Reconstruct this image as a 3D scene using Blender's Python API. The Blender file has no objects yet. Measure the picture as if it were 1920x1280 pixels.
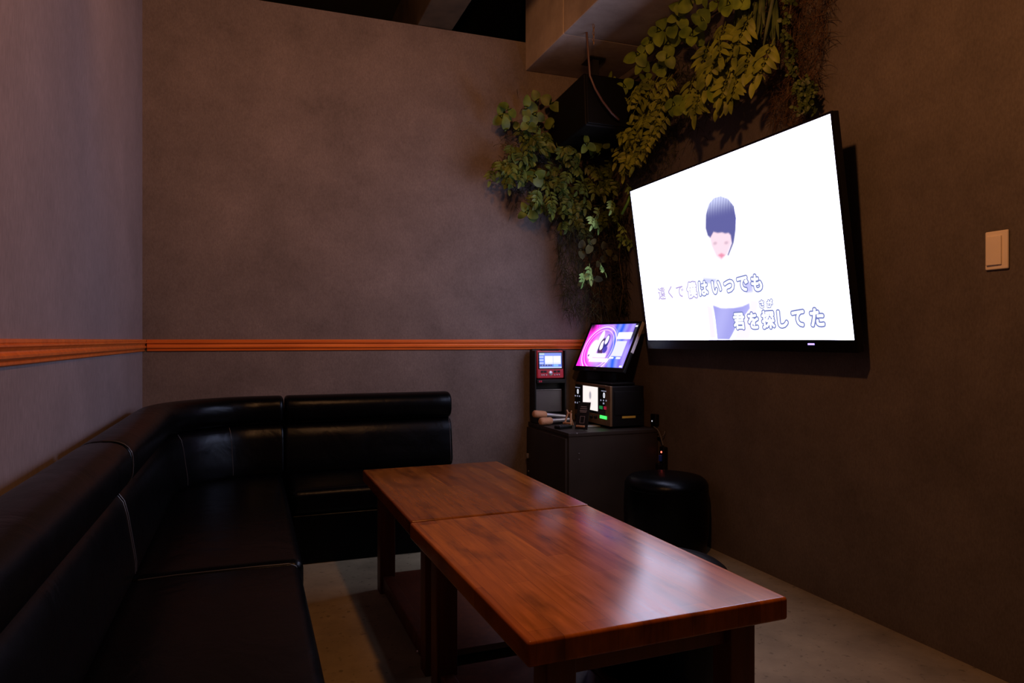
import bpy, bmesh, math, random
from mathutils import Vector, Matrix
sc = bpy.context.scene
COL = sc.collection
random.seed(7)
# ------------------------------------------------------------------ camera, world, exposure
F_PX, CX, CY = 1320.0, 960.0, 637.0
YAW = math.radians(20.44)
EYE = Vector((0.0, 0.0, 1.05))
cam_data = bpy.data.cameras.new('camera')
cam_data.sensor_width = 36.0
cam_data.lens = F_PX / 1920.0 * 36.0
cam_data.shift_y = -3.0 / 1920.0
cam_data.clip_start = 0.02
cam = bpy.data.objects.new('camera', cam_data)
COL.objects.link(cam)
cam.location = EYE
cam.rotation_euler = (math.pi / 2, 0, -YAW)
sc.camera = cam
world = bpy.data.worlds.new('world')
sc.world = world
world.use_nodes = True
world.node_tree.nodes['Background'].inputs[0].default_value = (0.010, 0.008, 0.008, 1)
world.node_tree.nodes['Background'].inputs[1].default_value = 0.15
vs = sc.view_settings
vs.view_transform = 'Standard'
vs.look = 'None'
vs.gamma = 1.0
vs.use_curve_mapping = False
vs.exposure = 0.0
sc.cycles.use_denoising = True
sc.cycles.max_bounces = 6
sc.cycles.sample_clamp_indirect = 4.0

LAMP_COL = (1.0, 0.40, 0.135)
LAMPS = [((0.72, 1.30, 2.40), 50.0)]     # pendant lamp above the front table, over the frame
for p, w in LAMPS:
    ld = bpy.data.lights.new('pendant_bulb', 'POINT')
    ld.energy = w
    ld.color = LAMP_COL
    ld.shadow_soft_size = 0.045
    lo = bpy.data.objects.new('pendant_light', ld)
    COL.objects.link(lo)
    lo.location = p
SPOT_P, SPOT_T = Vector((0.42, 1.90, 2.62)), Vector((0.36, 4.02, 2.42))   # ceiling spotlight turned at the back wall
ld = bpy.data.lights.new('spot_bulb', 'SPOT')
ld.energy = 64.0
ld.color = LAMP_COL
ld.shadow_soft_size = 0.05
ld.spot_size = math.radians(112)
ld.spot_blend = 0.9
lo = bpy.data.objects.new('spot_light', ld)
COL.objects.link(lo)
lo.location = SPOT_P
lo.rotation_euler = (SPOT_T - SPOT_P).to_track_quat('-Z', 'Y').to_euler()

SCREEN_WHITE = (5.8, 5.8, 8.2)      # what the big screen gives off where it shows white

# ------------------------------------------------------------------ room measures (metres)
XL, XR, YB, YF = -0.512, 2.18, 4.02, -1.4
ZW, ZC = 2.875, 3.25
SOX, SOZ = 1.585, 2.70               # concrete beam: left face and underside


def ray(px, py):
    u = (px - CX) / F_PX
    return Vector((u * math.cos(YAW) + math.sin(YAW), math.cos(YAW) - u * math.sin(YAW), (CY - py) / F_PX))


def at_x(px, py, x):
    d = ray(px, py)
    return EYE + d * ((x - EYE.x) / d.x)


def at_y(px, py, y):
    d = ray(px, py)
    return EYE + d * ((y - EYE.y) / d.y)


def at_z(px, py, z):
    d = ray(px, py)
    return EYE + d * ((z - EYE.z) / d.z)


# ------------------------------------------------------------------ material helpers
MATS = {}


def nt(m):
    m.use_nodes = True
    t = m.node_tree
    return t, t.nodes, t.links, t.nodes['Principled BSDF']


def plain(name, col, rough=0.5, metal=0.0, spec=0.5, var=0.0, vscale=8.0, bump=0.0, bscale=60.0, coat=0.0, emit=None, estr=0.0):
    m = bpy.data.materials.new(name)
    t, n, l, b = nt(m)
    b.inputs['Roughness'].default_value = rough
    b.inputs['Metallic'].default_value = metal
    b.inputs['Specular IOR Level'].default_value = spec
    b.inputs['Coat Weight'].default_value = coat
    tc = n.new('ShaderNodeTexCoord')
    no = n.new('ShaderNodeTexNoise')
    no.inputs['Scale'].default_value = vscale
    no.inputs['Detail'].default_value = 5
    l.new(tc.outputs['Object'], no.inputs['Vector'])
    cr = n.new('ShaderNodeValToRGB')
    cr.color_ramp.elements[0].position = 0.3
    cr.color_ramp.elements[1].position = 0.7
    cr.color_ramp.elements[0].color = [c * (1 - var) for c in col] + [1]
    cr.color_ramp.elements[1].color = [min(1, c * (1 + var)) for c in col] + [1]
    l.new(no.outputs['Fac'], cr.inputs['Fac'])
    l.new(cr.outputs['Color'], b.inputs['Base Color'])
    if bump > 0:
        n2 = n.new('ShaderNodeTexNoise')
        n2.inputs['Scale'].default_value = bscale
        n2.inputs['Detail'].default_value = 4
        l.new(tc.outputs['Object'], n2.inputs['Vector'])
        bp = n.new('ShaderNodeBump')
        bp.inputs['Strength'].default_value = bump
        bp.inputs['Distance'].default_value = 0.01
        l.new(n2.outputs['Fac'], bp.inputs['Height'])
        l.new(bp.outputs['Normal'], b.inputs['Normal'])
    if emit:
        b.inputs['Emission Color'].default_value = (*emit, 1)
        b.inputs['Emission Strength'].default_value = estr
    return m


def glow(name, col, strength):
    return plain(name, (0.02, 0.02, 0.02), 0.3, emit=col, estr=strength)


def picture(name, rough=0.25):
    """a display: the colour each point of the panel gives off comes from the mesh attribute 'picture'"""
    m = bpy.data.materials.new(name)
    t, n, l, b = nt(m)
    b.inputs['Base Color'].default_value = (0.01, 0.01, 0.01, 1)
    b.inputs['Roughness'].default_value = rough
    a = n.new('ShaderNodeAttribute')
    a.attribute_name = 'picture'
    l.new(a.outputs['Color'], b.inputs['Emission Color'])
    b.inputs['Emission Strength'].default_value = 1.0
    return m


def wallpaper(name, col, seed=0.0, streak=0.6, mottle=1.0):
    m = bpy.data.materials.new(name)
    t, n, l, b = nt(m)
    b.inputs['Roughness'].default_value = 0.75
    b.inputs['Specular IOR Level'].default_value = 0.25
    tc = n.new('ShaderNodeTexCoord')
    mp = n.new('ShaderNodeMapping')
    mp.inputs['Location'].default_value = (seed, seed, seed)
    l.new(tc.outputs['Object'], mp.inputs['Vector'])
    big = n.new('ShaderNodeTexNoise'); big.inputs['Scale'].default_value = 3.2; big.inputs['Detail'].default_value = 12; big.inputs['Roughness'].default_value = 0.72
    l.new(mp.outputs['Vector'], big.inputs['Vector'])
    mp2 = n.new('ShaderNodeMapping'); mp2.inputs['Scale'].default_value = (110, 110, 110 - 98 * streak)
    l.new(tc.outputs['Object'], mp2.inputs['Vector'])
    fine = n.new('ShaderNodeTexNoise'); fine.inputs['Scale'].default_value = 1.6; fine.inputs['Detail'].default_value = 5; fine.inputs['Roughness'].default_value = 0.6
    l.new(mp2.outputs['Vector'], fine.inputs['Vector'])
    r1 = n.new('ShaderNodeMapRange'); r1.inputs['From Min'].default_value = 0.3; r1.inputs['From Max'].default_value = 0.7; r1.inputs['To Min'].default_value = 1 - 0.24 * mottle; r1.inputs['To Max'].default_value = 1 + 0.24 * mottle
    l.new(big.outputs['Fac'], r1.inputs['Value'])
    r2 = n.new('ShaderNodeMapRange'); r2.inputs['From Min'].default_value = 0.25; r2.inputs['From Max'].default_value = 0.75; r2.inputs['To Min'].default_value = 0.80; r2.inputs['To Max'].default_value = 1.20
    l.new(fine.outputs['Fac'], r2.inputs['Value'])
    mu = n.new('ShaderNodeMath'); mu.operation = 'MULTIPLY'
    l.new(r1.outputs['Result'], mu.inputs[0]); l.new(r2.outputs['Result'], mu.inputs[1])
    sc_ = n.new('ShaderNodeVectorMath'); sc_.operation = 'SCALE'; sc_.inputs[0].default_value = col
    l.new(mu.outputs['Value'], sc_.inputs['Scale'])
    l.new(sc_.outputs['Vector'], b.inputs['Base Color'])
    bp = n.new('ShaderNodeBump'); bp.inputs['Strength'].default_value = 0.12; bp.inputs['Distance'].default_value = 0.004
    l.new(fine.outputs['Fac'], bp.inputs['Height']); l.new(bp.outputs['Normal'], b.inputs['Normal'])
    return m


def concrete(name, col, rough=0.7, scale=3.0, speck=True, contrast=0.3):
    m = bpy.data.materials.new(name)
    t, n, l, b = nt(m)
    b.inputs['Roughness'].default_value = rough
    b.inputs['Specular IOR Level'].default_value = 0.3
    tc = n.new('ShaderNodeTexCoord')
    a = n.new('ShaderNodeTexNoise'); a.inputs['Scale'].default_value = scale; a.inputs['Detail'].default_value = 9; a.inputs['Roughness'].default_value = 0.65
    l.new(tc.outputs['Object'], a.inputs['Vector'])
    cr = n.new('ShaderNodeValToRGB')
    cr.color_ramp.elements[0].position = 0.32; cr.color_ramp.elements[1].position = 0.68
    cr.color_ramp.elements[0].color = [c * (1 - contrast) for c in col] + [1]
    cr.color_ramp.elements[1].color = [c * (1 + contrast) for c in col] + [1]
    l.new(a.outputs['Fac'], cr.inputs['Fac'])
    out = cr.outputs['Color']
    if speck:
        v = n.new('ShaderNodeTexNoise'); v.inputs['Scale'].default_value = 38; v.inputs['Detail'].default_value = 3
        l.new(tc.outputs['Object'], v.inputs['Vector'])
        c2 = n.new('ShaderNodeValToRGB')
        c2.color_ramp.elements[0].position = 0.30; c2.color_ramp.elements[1].position = 0.38
        c2.color_ramp.elements[0].color = (0.45, 0.45, 0.42, 1); c2.color_ramp.elements[1].color = (1, 1, 1, 1)
        l.new(v.outputs['Fac'], c2.inputs['Fac'])
        mx = n.new('ShaderNodeMix'); mx.data_type = 'RGBA'; mx.blend_type = 'MULTIPLY'; mx.inputs[0].default_value = 0.8
        l.new(out, mx.inputs[6]); l.new(c2.outputs['Color'], mx.inputs[7])
        out = mx.outputs[2]
    l.new(out, b.inputs['Base Color'])
    bp = n.new('ShaderNodeBump'); bp.inputs['Strength'].default_value = 0.15; bp.inputs['Distance'].default_value = 0.01
    l.new(a.outputs['Fac'], bp.inputs['Height']); l.new(bp.outputs['Normal'], b.inputs['Normal'])
    return m


def stave_wood(name, k=1.0):
    """finger-jointed hardwood staves running along local Y, varnished"""
    m = bpy.data.materials.new(name)
    t, n, l, b = nt(m)
    b.inputs['Specular IOR Level'].default_value = 0.26
    tc = n.new('ShaderNodeTexCoord')
    sx = n.new('ShaderNodeSeparateXYZ'); l.new(tc.outputs['Object'], sx.inputs[0])
    cb = n.new('ShaderNodeCombineXYZ'); l.new(sx.outputs['Y'], cb.inputs['X']); l.new(sx.outputs['X'], cb.inputs['Y'])
    br = n.new('ShaderNodeTexBrick')
    br.offset = 0.37; br.offset_frequency = 2
    br.inputs['Scale'].default_value = 1.0
    br.inputs['Brick Width'].default_value = 0.41
    br.inputs['Row Height'].default_value = 0.057
    br.inputs['Mortar Size'].default_value = 0.0006
    br.inputs['Mortar Smooth'].default_value = 0.4
    br.inputs['Bias'].default_value = 0.0
    br.inputs['Color1'].default_value = (0.28 * k, 0.072 * k, 0.008 * k, 1)
    br.inputs['Color2'].default_value = (0.42 * k, 0.125 * k, 0.013 * k, 1)
    br.inputs['Mortar'].default_value = (0.20 * k, 0.05 * k, 0.008 * k, 1)
    l.new(cb.outputs['Vector'], br.inputs['Vector'])
    mp = n.new('ShaderNodeMapping'); mp.inputs['Scale'].default_value = (26, 2.2, 6)
    l.new(tc.outputs['Object'], mp.inputs['Vector'])
    g = n.new('ShaderNodeTexNoise'); g.inputs['Scale'].default_value = 2.2; g.inputs['Detail'].default_value = 8; g.inputs['Distortion'].default_value = 0.6
    l.new(mp.outputs['Vector'], g.inputs['Vector'])
    r = n.new('ShaderNodeMapRange'); r.inputs['From Min'].default_value = 0.3; r.inputs['From Max'].default_value = 0.7; r.inputs['To Min'].default_value = 0.72; r.inputs['To Max'].default_value = 1.22
    l.new(g.outputs['Fac'], r.inputs['Value'])
    mp3 = n.new('ShaderNodeMapping'); mp3.inputs['Scale'].default_value = (9, 3.0, 3)
    l.new(tc.outputs['Object'], mp3.inputs['Vector'])
    kb = n.new('ShaderNodeTexNoise'); kb.inputs['Scale'].default_value = 1.3; kb.inputs['Detail'].default_value = 4
    l.new(mp3.outputs['Vector'], kb.inputs['Vector'])
    kr = n.new('ShaderNodeMapRange'); kr.inputs['From Min'].default_value = 0.30; kr.inputs['From Max'].default_value = 0.46; kr.inputs['To Min'].default_value = 0.55; kr.inputs['To Max'].default_value = 1.0
    l.new(kb.outputs['Fac'], kr.inputs['Value'])
    mm = n.new('ShaderNodeMath'); mm.operation = 'MULTIPLY'
    l.new(r.outputs['Result'], mm.inputs[0]); l.new(kr.outputs['Result'], mm.inputs[1])
    # small dark knots
    vo = n.new('ShaderNodeTexVoronoi'); vo.inputs['Scale'].default_value = 4.6
    mp4 = n.new('ShaderNodeMapping'); mp4.inputs['Scale'].default_value = (1.5, 0.8, 0.01)
    l.new(tc.outputs['Object'], mp4.inputs['Vector']); l.new(mp4.outputs['Vector'], vo.inputs['Vector'])
    vr = n.new('ShaderNodeMapRange'); vr.inputs['From Min'].default_value = 0.02; vr.inputs['From Max'].default_value = 0.055; vr.inputs['To Min'].default_value = 0.25; vr.inputs['To Max'].default_value = 1.0
    l.new(vo.outputs['Distance'], vr.inputs['Value'])
    m2 = n.new('ShaderNodeMath'); m2.operation = 'MULTIPLY'
    l.new(mm.outputs['Value'], m2.inputs[0]); l.new(vr.outputs['Result'], m2.inputs[1])
    s = n.new('ShaderNodeVectorMath'); s.operation = 'SCALE'
    l.new(br.outputs['Color'], s.inputs[0]); l.new(m2.outputs['Value'], s.inputs['Scale'])
    l.new(s.outputs['Vector'], b.inputs['Base Color'])
    rr = n.new('ShaderNodeMapRange'); rr.inputs['To Min'].default_value = 0.16; rr.inputs['To Max'].default_value = 0.28
    l.new(g.outputs['Fac'], rr.inputs['Value']); l.new(rr.outputs['Result'], b.inputs['Roughness'])
    return m


def grain_wood(name, dark, light, axis, rough=0.4):
    m = bpy.data.materials.new(name)
    t, n, l, b = nt(m)
    b.inputs['Roughness'].default_value = rough
    tc = n.new('ShaderNodeTexCoord')
    mp = n.new('ShaderNodeMapping')
    s = [30, 30, 30]; s[axis] = 2.0
    mp.inputs['Scale'].default_value = s
    l.new(tc.outputs['Object'], mp.inputs['Vector'])
    g = n.new('ShaderNodeTexNoise'); g.inputs['Scale'].default_value = 1.5; g.inputs['Detail'].default_value = 7
    l.new(mp.outputs['Vector'], g.inputs['Vector'])
    cr = n.new('ShaderNodeValToRGB')
    cr.color_ramp.elements[0].position = 0.3; cr.color_ramp.elements[1].position = 0.7
    cr.color_ramp.elements[0].color = (*dark, 1); cr.color_ramp.elements[1].color = (*light, 1)
    l.new(g.outputs['Fac'], cr.inputs['Fac']); l.new(cr.outputs['Color'], b.inputs['Base Color'])
    return m


def leather(name):
    m = bpy.data.materials.new(name)
    t, n, l, b = nt(m)
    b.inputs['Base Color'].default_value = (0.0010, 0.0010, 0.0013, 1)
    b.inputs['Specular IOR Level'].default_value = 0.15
    b.inputs['Specular Tint'].default_value = (0.74, 0.86, 1.0, 1)
    tc = n.new('ShaderNodeTexCoord')
    v = n.new('ShaderNodeTexVoronoi'); v.inputs['Scale'].default_value = 260
    l.new(tc.outputs['Object'], v.inputs['Vector'])
    no = n.new('ShaderNodeTexNoise'); no.inputs['Scale'].default_value = 6; no.inputs['Detail'].default_value = 3; no.inputs['Distortion'].default_value = 0.8
    l.new(tc.outputs['Object'], no.inputs['Vector'])
    b1 = n.new('ShaderNodeBump'); b1.inputs['Strength'].default_value = 0.12; b1.inputs['Distance'].default_value = 0.001
    l.new(v.outputs['Distance'], b1.inputs['Height'])
    b2 = n.new('ShaderNodeBump'); b2.inputs['Strength'].default_value = 0.22; b2.inputs['Distance'].default_value = 0.02
    l.new(no.outputs['Fac'], b2.inputs['Height']); l.new(b1.outputs['Normal'], b2.inputs['Normal'])
    l.new(b2.outputs['Normal'], b.inputs['Normal'])
    r = n.new('ShaderNodeMapRange'); r.inputs['To Min'].default_value = 0.24; r.inputs['To Max'].default_value = 0.38
    l.new(no.outputs['Fac'], r.inputs['Value']); l.new(r.outputs['Result'], b.inputs['Roughness'])
    return m


def leafmat(name, a, c, scale=14, rough=0.5):
    m = bpy.data.materials.new(name)
    t, n, l, b = nt(m)
    b.inputs['Roughness'].default_value = rough
    b.inputs['Specular IOR Level'].default_value = 0.3
    tc = n.new('ShaderNodeTexCoord')
    no = n.new('ShaderNodeTexNoise'); no.inputs['Scale'].default_value = scale; no.inputs['Detail'].default_value = 2
    l.new(tc.outputs['Object'], no.inputs['Vector'])
    cr = n.new('ShaderNodeValToRGB')
    cr.color_ramp.elements[0].position = 0.34; cr.color_ramp.elements[1].position = 0.66
    cr.color_ramp.elements[0].color = (*a, 1); cr.color_ramp.elements[1].color = (*c, 1)
    l.new(no.outputs['Fac'], cr.inputs['Fac']); l.new(cr.outputs['Color'], b.inputs['Base Color'])
    return m


M = dict(
    wall=wallpaper('dark_wallpaper', (0.125, 0.106, 0.102)),
    wall_r=wallpaper('dark_brown_wallpaper', (0.118, 0.100, 0.090), 3.0),
    wall_l=wallpaper('linen_wallpaper', (0.190, 0.162, 0.174), 7.0, 0.95, 0.6),
    floor=concrete('floor_concrete', (0.250, 0.210, 0.130), 0.65, 3.0),
    beam=concrete('beam_concrete', (0.36, 0.31, 0.27), 0.75, 4.0, False, 0.25),
    black=plain('black_ceiling_paint', (0.004, 0.004, 0.004), 0.9, var=0.3),
    darkbeam=plain('dark_stained_timber', (0.060, 0.040, 0.020), 0.8, var=0.4),
    rail=grain_wood('rail_wood', (0.48, 0.098, 0.011), (0.66, 0.16, 0.020), 0, 0.42),
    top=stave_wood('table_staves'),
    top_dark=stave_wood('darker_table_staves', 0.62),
    frame=grain_wood('table_frame_wood', (0.075, 0.018, 0.006), (0.13, 0.032, 0.010), 2, 0.45),
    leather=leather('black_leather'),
    seam_sheen=plain('grey_seam_sheen', (0.030, 0.030, 0.036), 0.45),  # grey for seams, and for edge reflections put into the colour
    plastic=plain('black_plastic', (0.006, 0.006, 0.0065), 0.45, spec=0.25, var=0.2, bump=0.05, bscale=300),
    speaker=plain('speaker_black', (0.0025, 0.0025, 0.0025), 0.6, spec=0.12, var=0.2),
    gloss=plain('glossy_black', (0.004, 0.004, 0.0045), 0.2, spec=0.25),
    cabinet=plain('cabinet_laminate', (0.028, 0.022, 0.018), 0.55, spec=0.25, var=0.2, vscale=5),
    grey=plain('grey_plastic', (0.075, 0.072, 0.075), 0.45, var=0.15),
    palegrey=plain('pale_grey_plastic', (0.55, 0.52, 0.58), 0.4),
    silver=plain('brushed_silver', (0.45, 0.43, 0.46), 0.35, metal=0.8, var=0.1),
    brass=plain('bronze_trim', (0.24, 0.15, 0.075), 0.4, metal=0.5, var=0.2),
    red=plain('red_plastic', (0.42, 0.025, 0.045), 0.35, var=0.1),
    cream=plain('cream_switch_plastic', (0.92, 0.82, 0.68), 0.4, var=0.04),
    tan=plain('tan_beech', (0.42, 0.22, 0.11), 0.55, var=0.25, vscale=30),
    cover=plain('tan_mic_cover', (0.45, 0.24, 0.13), 0.8, var=0.15, bump=0.2, bscale=120),
    paper=plain('grey_paper', (0.35, 0.33, 0.33), 0.8, var=0.1),
    ink=plain('card_print', (0.20, 0.15, 0.14), 0.7, var=0.1),
    yellow=plain('yellow_label', (0.55, 0.36, 0.05), 0.5, var=0.1),
    cable=plain('dark_cable', (0.02, 0.018, 0.018), 0.5),
    browncable=plain('brown_cable', (0.07, 0.03, 0.02), 0.5),
    greycable=plain('grey_cable', (0.16, 0.15, 0.14), 0.5),
    blue=plain('blue_plug', (0.02, 0.06, 0.45), 0.4),
    steel=plain('bracket_steel', (0.008, 0.008, 0.008), 0.5),
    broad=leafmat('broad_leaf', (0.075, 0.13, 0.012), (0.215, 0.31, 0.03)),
    broad_dim=leafmat('shaded_broad_leaf', (0.032, 0.060, 0.008), (0.105, 0.155, 0.02)),  # copy of the broad leaf, darkened to put shade into the colour
    pinn=leafmat('pinnate_leaf', (0.085, 0.115, 0.010), (0.24, 0.285, 0.026)),
    dark=leafmat('dark_leaf', (0.024, 0.042, 0.008), (0.085, 0.125, 0.02)),
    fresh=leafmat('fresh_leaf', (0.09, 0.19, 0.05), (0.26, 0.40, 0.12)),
    moss=leafmat('dark_moss', (0.018, 0.02, 0.008), (0.06, 0.065, 0.02), 25, 0.8),  # in the wall mats it stands for leaf shadow as well
    dry=leafmat('dry_brown_moss', (0.05, 0.028, 0.012), (0.13, 0.07, 0.03), 25, 0.85),
    stem=plain('vine_stem', (0.09, 0.06, 0.025), 0.7, var=0.3, vscale=30),
    greenstem=plain('green_stem', (0.10, 0.30, 0.05), 0.45, var=0.2, vscale=20),
    pic=picture('display_picture'),
    white_led=glow('white_led', (0.9, 0.9, 1.0), 1.0),
    dim_led=glow('dim_led', (0.45, 0.45, 0.62), 0.6),
    green_led=glow('green_led', (0.05, 0.9, 0.12), 1.6),
    green_btn=glow('green_button', (0.02, 0.5, 0.12), 0.35),
    red_btn=glow('red_button', (0.7, 0.02, 0.08), 0.35),
    red_led=glow('red_led', (1.0, 0.10, 0.06), 5.0),
    violet_led=glow('violet_led', (0.35, 0.25, 1.0), 2.5),
    lampglow=glow('lamp_glow', (1.0, 0.55, 0.25), 4.0),
)

# ------------------------------------------------------------------ geometry helpers


def finish(name, bm, mat, parent=None, smooth=True, loc=None):
    me = bpy.data.meshes.new(name)
    bmesh.ops.recalc_face_normals(bm, faces=bm.faces[:]) if not bm.faces.layers.int.get('keep') else None
    bm.to_mesh(me)
    bm.free()
    for m in (mat if isinstance(mat, (list, tuple)) else [mat]):
        me.materials.append(m)
    if smooth:
        for p in me.polygons:
            p.use_smooth = True
        me.set_sharp_from_angle(angle=math.radians(40))
    o = bpy.data.objects.new(name, me)
    COL.objects.link(o)
    if parent:
        o.parent = parent
    if loc is not None:
        o.location = loc
    return o


def tag(o, label, cat, group=None, kind=None):
    o['label'] = label
    o['category'] = cat
    if group:
        o['group'] = group
    if kind:
        o['kind'] = kind
    return o


def thing(name, label, cat, loc=(0, 0, 0), rz=0.0, group=None):
    o = bpy.data.objects.new(name, None)
    o.empty_display_size = 0.05
    COL.objects.link(o)
    o.location = loc
    o.rotation_euler = (0, 0, rz)
    return tag(o, label, cat, group)


def struct(o, label=None, cat='structure'):
    o['kind'] = 'structure'
    if label:
        o['label'] = label
        o['category'] = cat
    return o


def xf(bm, verts, mat):
    if mat is not None:
        for v in verts:
            v.co = mat @ v.co


def box(bm, x0, x1, y0, y1, z0, z1, mat=None):
    vs_ = [bm.verts.new((x, y, z)) for x in (x0, x1) for y in (y0, y1) for z in (z0, z1)]
    for f in ((0, 1, 3, 2), (4, 6, 7, 5), (0, 4, 5, 1), (2, 3, 7, 6), (0, 2, 6, 4), (1, 5, 7, 3)):
        bm.faces.new([vs_[i] for i in f])
    xf(bm, vs_, mat)
    return vs_


def rbox(bm, x0, x1, y0, y1, z0, z1, r, n=2, mat=None, deform=None, edge=4):
    """box with rounded edges, evenly gridded faces; deform(co)->co after rounding, in box coordinates"""
    c = Vector(((x0 + x1) / 2, (y0 + y1) / 2, (z0 + z1) / 2))
    h = Vector(((x1 - x0) / 2, (y1 - y0) / 2, (z1 - z0) / 2))
    r = min(r, h.x * 0.999, h.y * 0.999, h.z * 0.999)
    ax = []
    for i in range(3):
        k = h[i] - r
        e = [r * math.tan(math.pi / 4 * (1 - j / edge)) for j in range(edge + 1)]
        lo = [-k - q for q in e]
        mid = [-k + 2 * k * j / n for j in range(1, n)]
        hi = [k + q for q in reversed(e)]
        ax.append(lo + mid + hi)
    cache = {}
    made = []

    def vert(i, j, k):
        key = (i, j, k)
        if key not in cache:
            p = Vector((ax[0][i], ax[1][j], ax[2][k]))
            q = Vector([max(-(h[a] - r), min(h[a] - r, p[a])) for a in range(3)])
            d = p - q
            if d.length > 1e-9:
                p = q + d.normalized() * r
            p = p + c
            if deform:
                p = deform(p)
            if mat is not None:
                p = mat @ p
            cache[key] = bm.verts.new(p)
            made.append(cache[key])
        return cache[key]
    N = [len(a) - 1 for a in ax]
    for a, b_, w in ((0, 1, 2), (1, 2, 0), (0, 2, 1)):
        for side in (0, N[w]):
            for i in range(N[a]):
                for j in range(N[b_]):
                    q = []
                    for di, dj in ((0, 0), (1, 0), (1, 1), (0, 1)):
                        idx = [0, 0, 0]
                        idx[a] = i + di; idx[b_] = j + dj; idx[w] = side
                        q.append(vert(*idx))
                    try:
                        bm.faces.new(q)
                    except ValueError:
                        pass
    return made


def tube(bm, pts, rad, seg=8, caps=True):
    pts = [Vector(p) for p in pts]
    rs = rad if isinstance(rad, (list, tuple)) else [rad] * len(pts)
    rings = []
    up = Vector((0.13, 0.27, 0.95))
    for i, p in enumerate(pts):
        d = (pts[min(i + 1, len(pts) - 1)] - pts[max(i - 1, 0)]).normalized()
        a = d.cross(up)
        if a.length < 1e-4:
            a = d.cross(Vector((1, 0, 0)))
        a.normalize()
        b_ = d.cross(a).normalized()
        rings.append([bm.verts.new(p + (a * math.cos(2 * math.pi * k / seg) + b_ * math.sin(2 * math.pi * k / seg)) * rs[i]) for k in range(seg)])
    for r0, r1 in zip(rings, rings[1:]):
        for k in range(seg):
            bm.faces.new((r0[k], r0[(k + 1) % seg], r1[(k + 1) % seg], r1[k]))
    if caps:
        bm.faces.new(rings[0][::-1])
        bm.faces.new(rings[-1])


def lathe(bm, prof, seg=40, mat=None):
    """prof: list of (radius, z); closed at the ends when radius is 0"""
    rings = []
    made = []
    for r, z in prof:
        if r < 1e-6:
            v = bm.verts.new((0, 0, z)); made.append(v)
            rings.append([v])
        else:
            ring = [bm.verts.new((r * math.cos(2 * math.pi * k / seg), r * math.sin(2 * math.pi * k / seg), z)) for k in range(seg)]
            made += ring
            rings.append(ring)
    for a, b_ in zip(rings, rings[1:]):
        for k in range(seg):
            k2 = (k + 1) % seg
            if len(a) == 1 and len(b_) == 1:
                continue
            if len(a) == 1:
                bm.faces.new((a[0], b_[k], b_[k2]))
            elif len(b_) == 1:
                bm.faces.new((a[k], a[k2], b_[0]))
            else:
                bm.faces.new((a[k], a[k2], b_[k2], b_[k]))
    xf(bm, made, mat)


def sweep(bm, path, prof, cap=0.012):
    """path: (point, inward normal) list on the wall line; prof: closed (depth, z) list; ends rounded in"""
    cd = sum(p[0] for p in prof) / len(prof)
    cz = sum(p[1] for p in prof) / len(prof)
    rings = []

    def ring(p, n_, s, shift):
        return [bm.verts.new((p.x + n_.x * (cd + (d - cd) * s) + shift.x, p.y + n_.y * (cd + (d - cd) * s) + shift.y, cz + (z - cz) * s)) for d, z in prof]
    t0 = (path[1][0] - path[0][0]).normalized()
    t1 = (path[-1][0] - path[-2][0]).normalized()
    size = max(max(abs(d - cd), abs(z - cz)) for d, z in prof)
    steps = [0.0, 0.35, 0.7, 1.0]
    for a in steps[:-1]:
        ang = a * math.pi / 2
        rings.append(ring(path[0][0], path[0][1], 1 - cap * (1 - math.sin(ang)) / size, t0 * cap * (1 - math.cos(ang))))
    rings[0:3] = rings[0:3]
    for k, (p, n_) in enumerate(path):
        sh = Vector((0, 0, 0))
        if k == 0:
            sh = t0 * cap
        if k == len(path) - 1:
            sh = -t1 * cap
        rings.append(ring(p, n_, 1.0, sh))
    for a in reversed(steps[:-1]):
        ang = a * math.pi / 2
        rings.append(ring(path[-1][0], path[-1][1], 1 - cap * (1 - math.sin(ang)) / size, -t1 * cap * (1 - math.cos(ang))))
    m = len(prof)
    for a, b_ in zip(rings, rings[1:]):
        for k in range(m):
            bm.faces.new((a[k], a[(k + 1) % m], b_[(k + 1) % m], b_[k]))
    bm.faces.new(rings[0][::-1])
    bm.faces.new(rings[-1])


def squircle(cd, cz, a, b_, e=3.0, n=28):
    out = []
    for k in range(n):
        t = 2 * math.pi * k / n
        c, s = math.cos(t), math.sin(t)
        out.append((cd + a * math.copysign(abs(c) ** (2 / e), c), cz + b_ * math.copysign(abs(s) ** (2 / e), s)))
    return out


def smooth(e0, e1, x):
    t = max(0.0, min(1.0, (x - e0) / (e1 - e0)))
    return t * t * (3 - 2 * t)


def mixc(a, b_, t):
    return tuple(p + (q - p) * t for p, q in zip(a, b_))


# ------------------------------------------------------------------ the room shell
def slab(name, *b_, mat):
    bm = bmesh.new()
    box(bm, *b_)
    return struct(finish(name, bm, mat, smooth=False))


slab('floor', XL - 0.3, XR + 0.3, YF - 0.3, YB + 0.6, -0.10, 0.0, mat=M['floor'])
slab('wall_left', XL - 0.12, XL, YF, YB + 0.12, 0.0, ZC, mat=M['wall_l'])
slab('wall_right', XR, XR + 0.12, YF, YB + 0.12, 0.0, ZC, mat=M['wall_r'])
slab('wall_back', XL, XR, YB, YB + 0.12, 0.0, ZW, mat=M['wall'])
slab('wall_front', XL - 0.12, XR + 0.12, YF - 0.12, YF, 0.0, ZC, mat=M['black'])
slab('ceiling', XL - 0.3, XR + 0.3, YF - 0.3, YB + 1.2, ZC, ZC + 0.1, mat=M['black'])
slab('wall_rear', XL - 0.3, XR + 0.3, YB + 1.0, YB + 1.1, 0.0, ZC, mat=M['black'])
bm = bmesh.new()
rbox(bm, 0.913, 1.122, YF, YB + 0.9, ZW + 0.004, ZC - 0.002, 0.006, 2)
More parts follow.
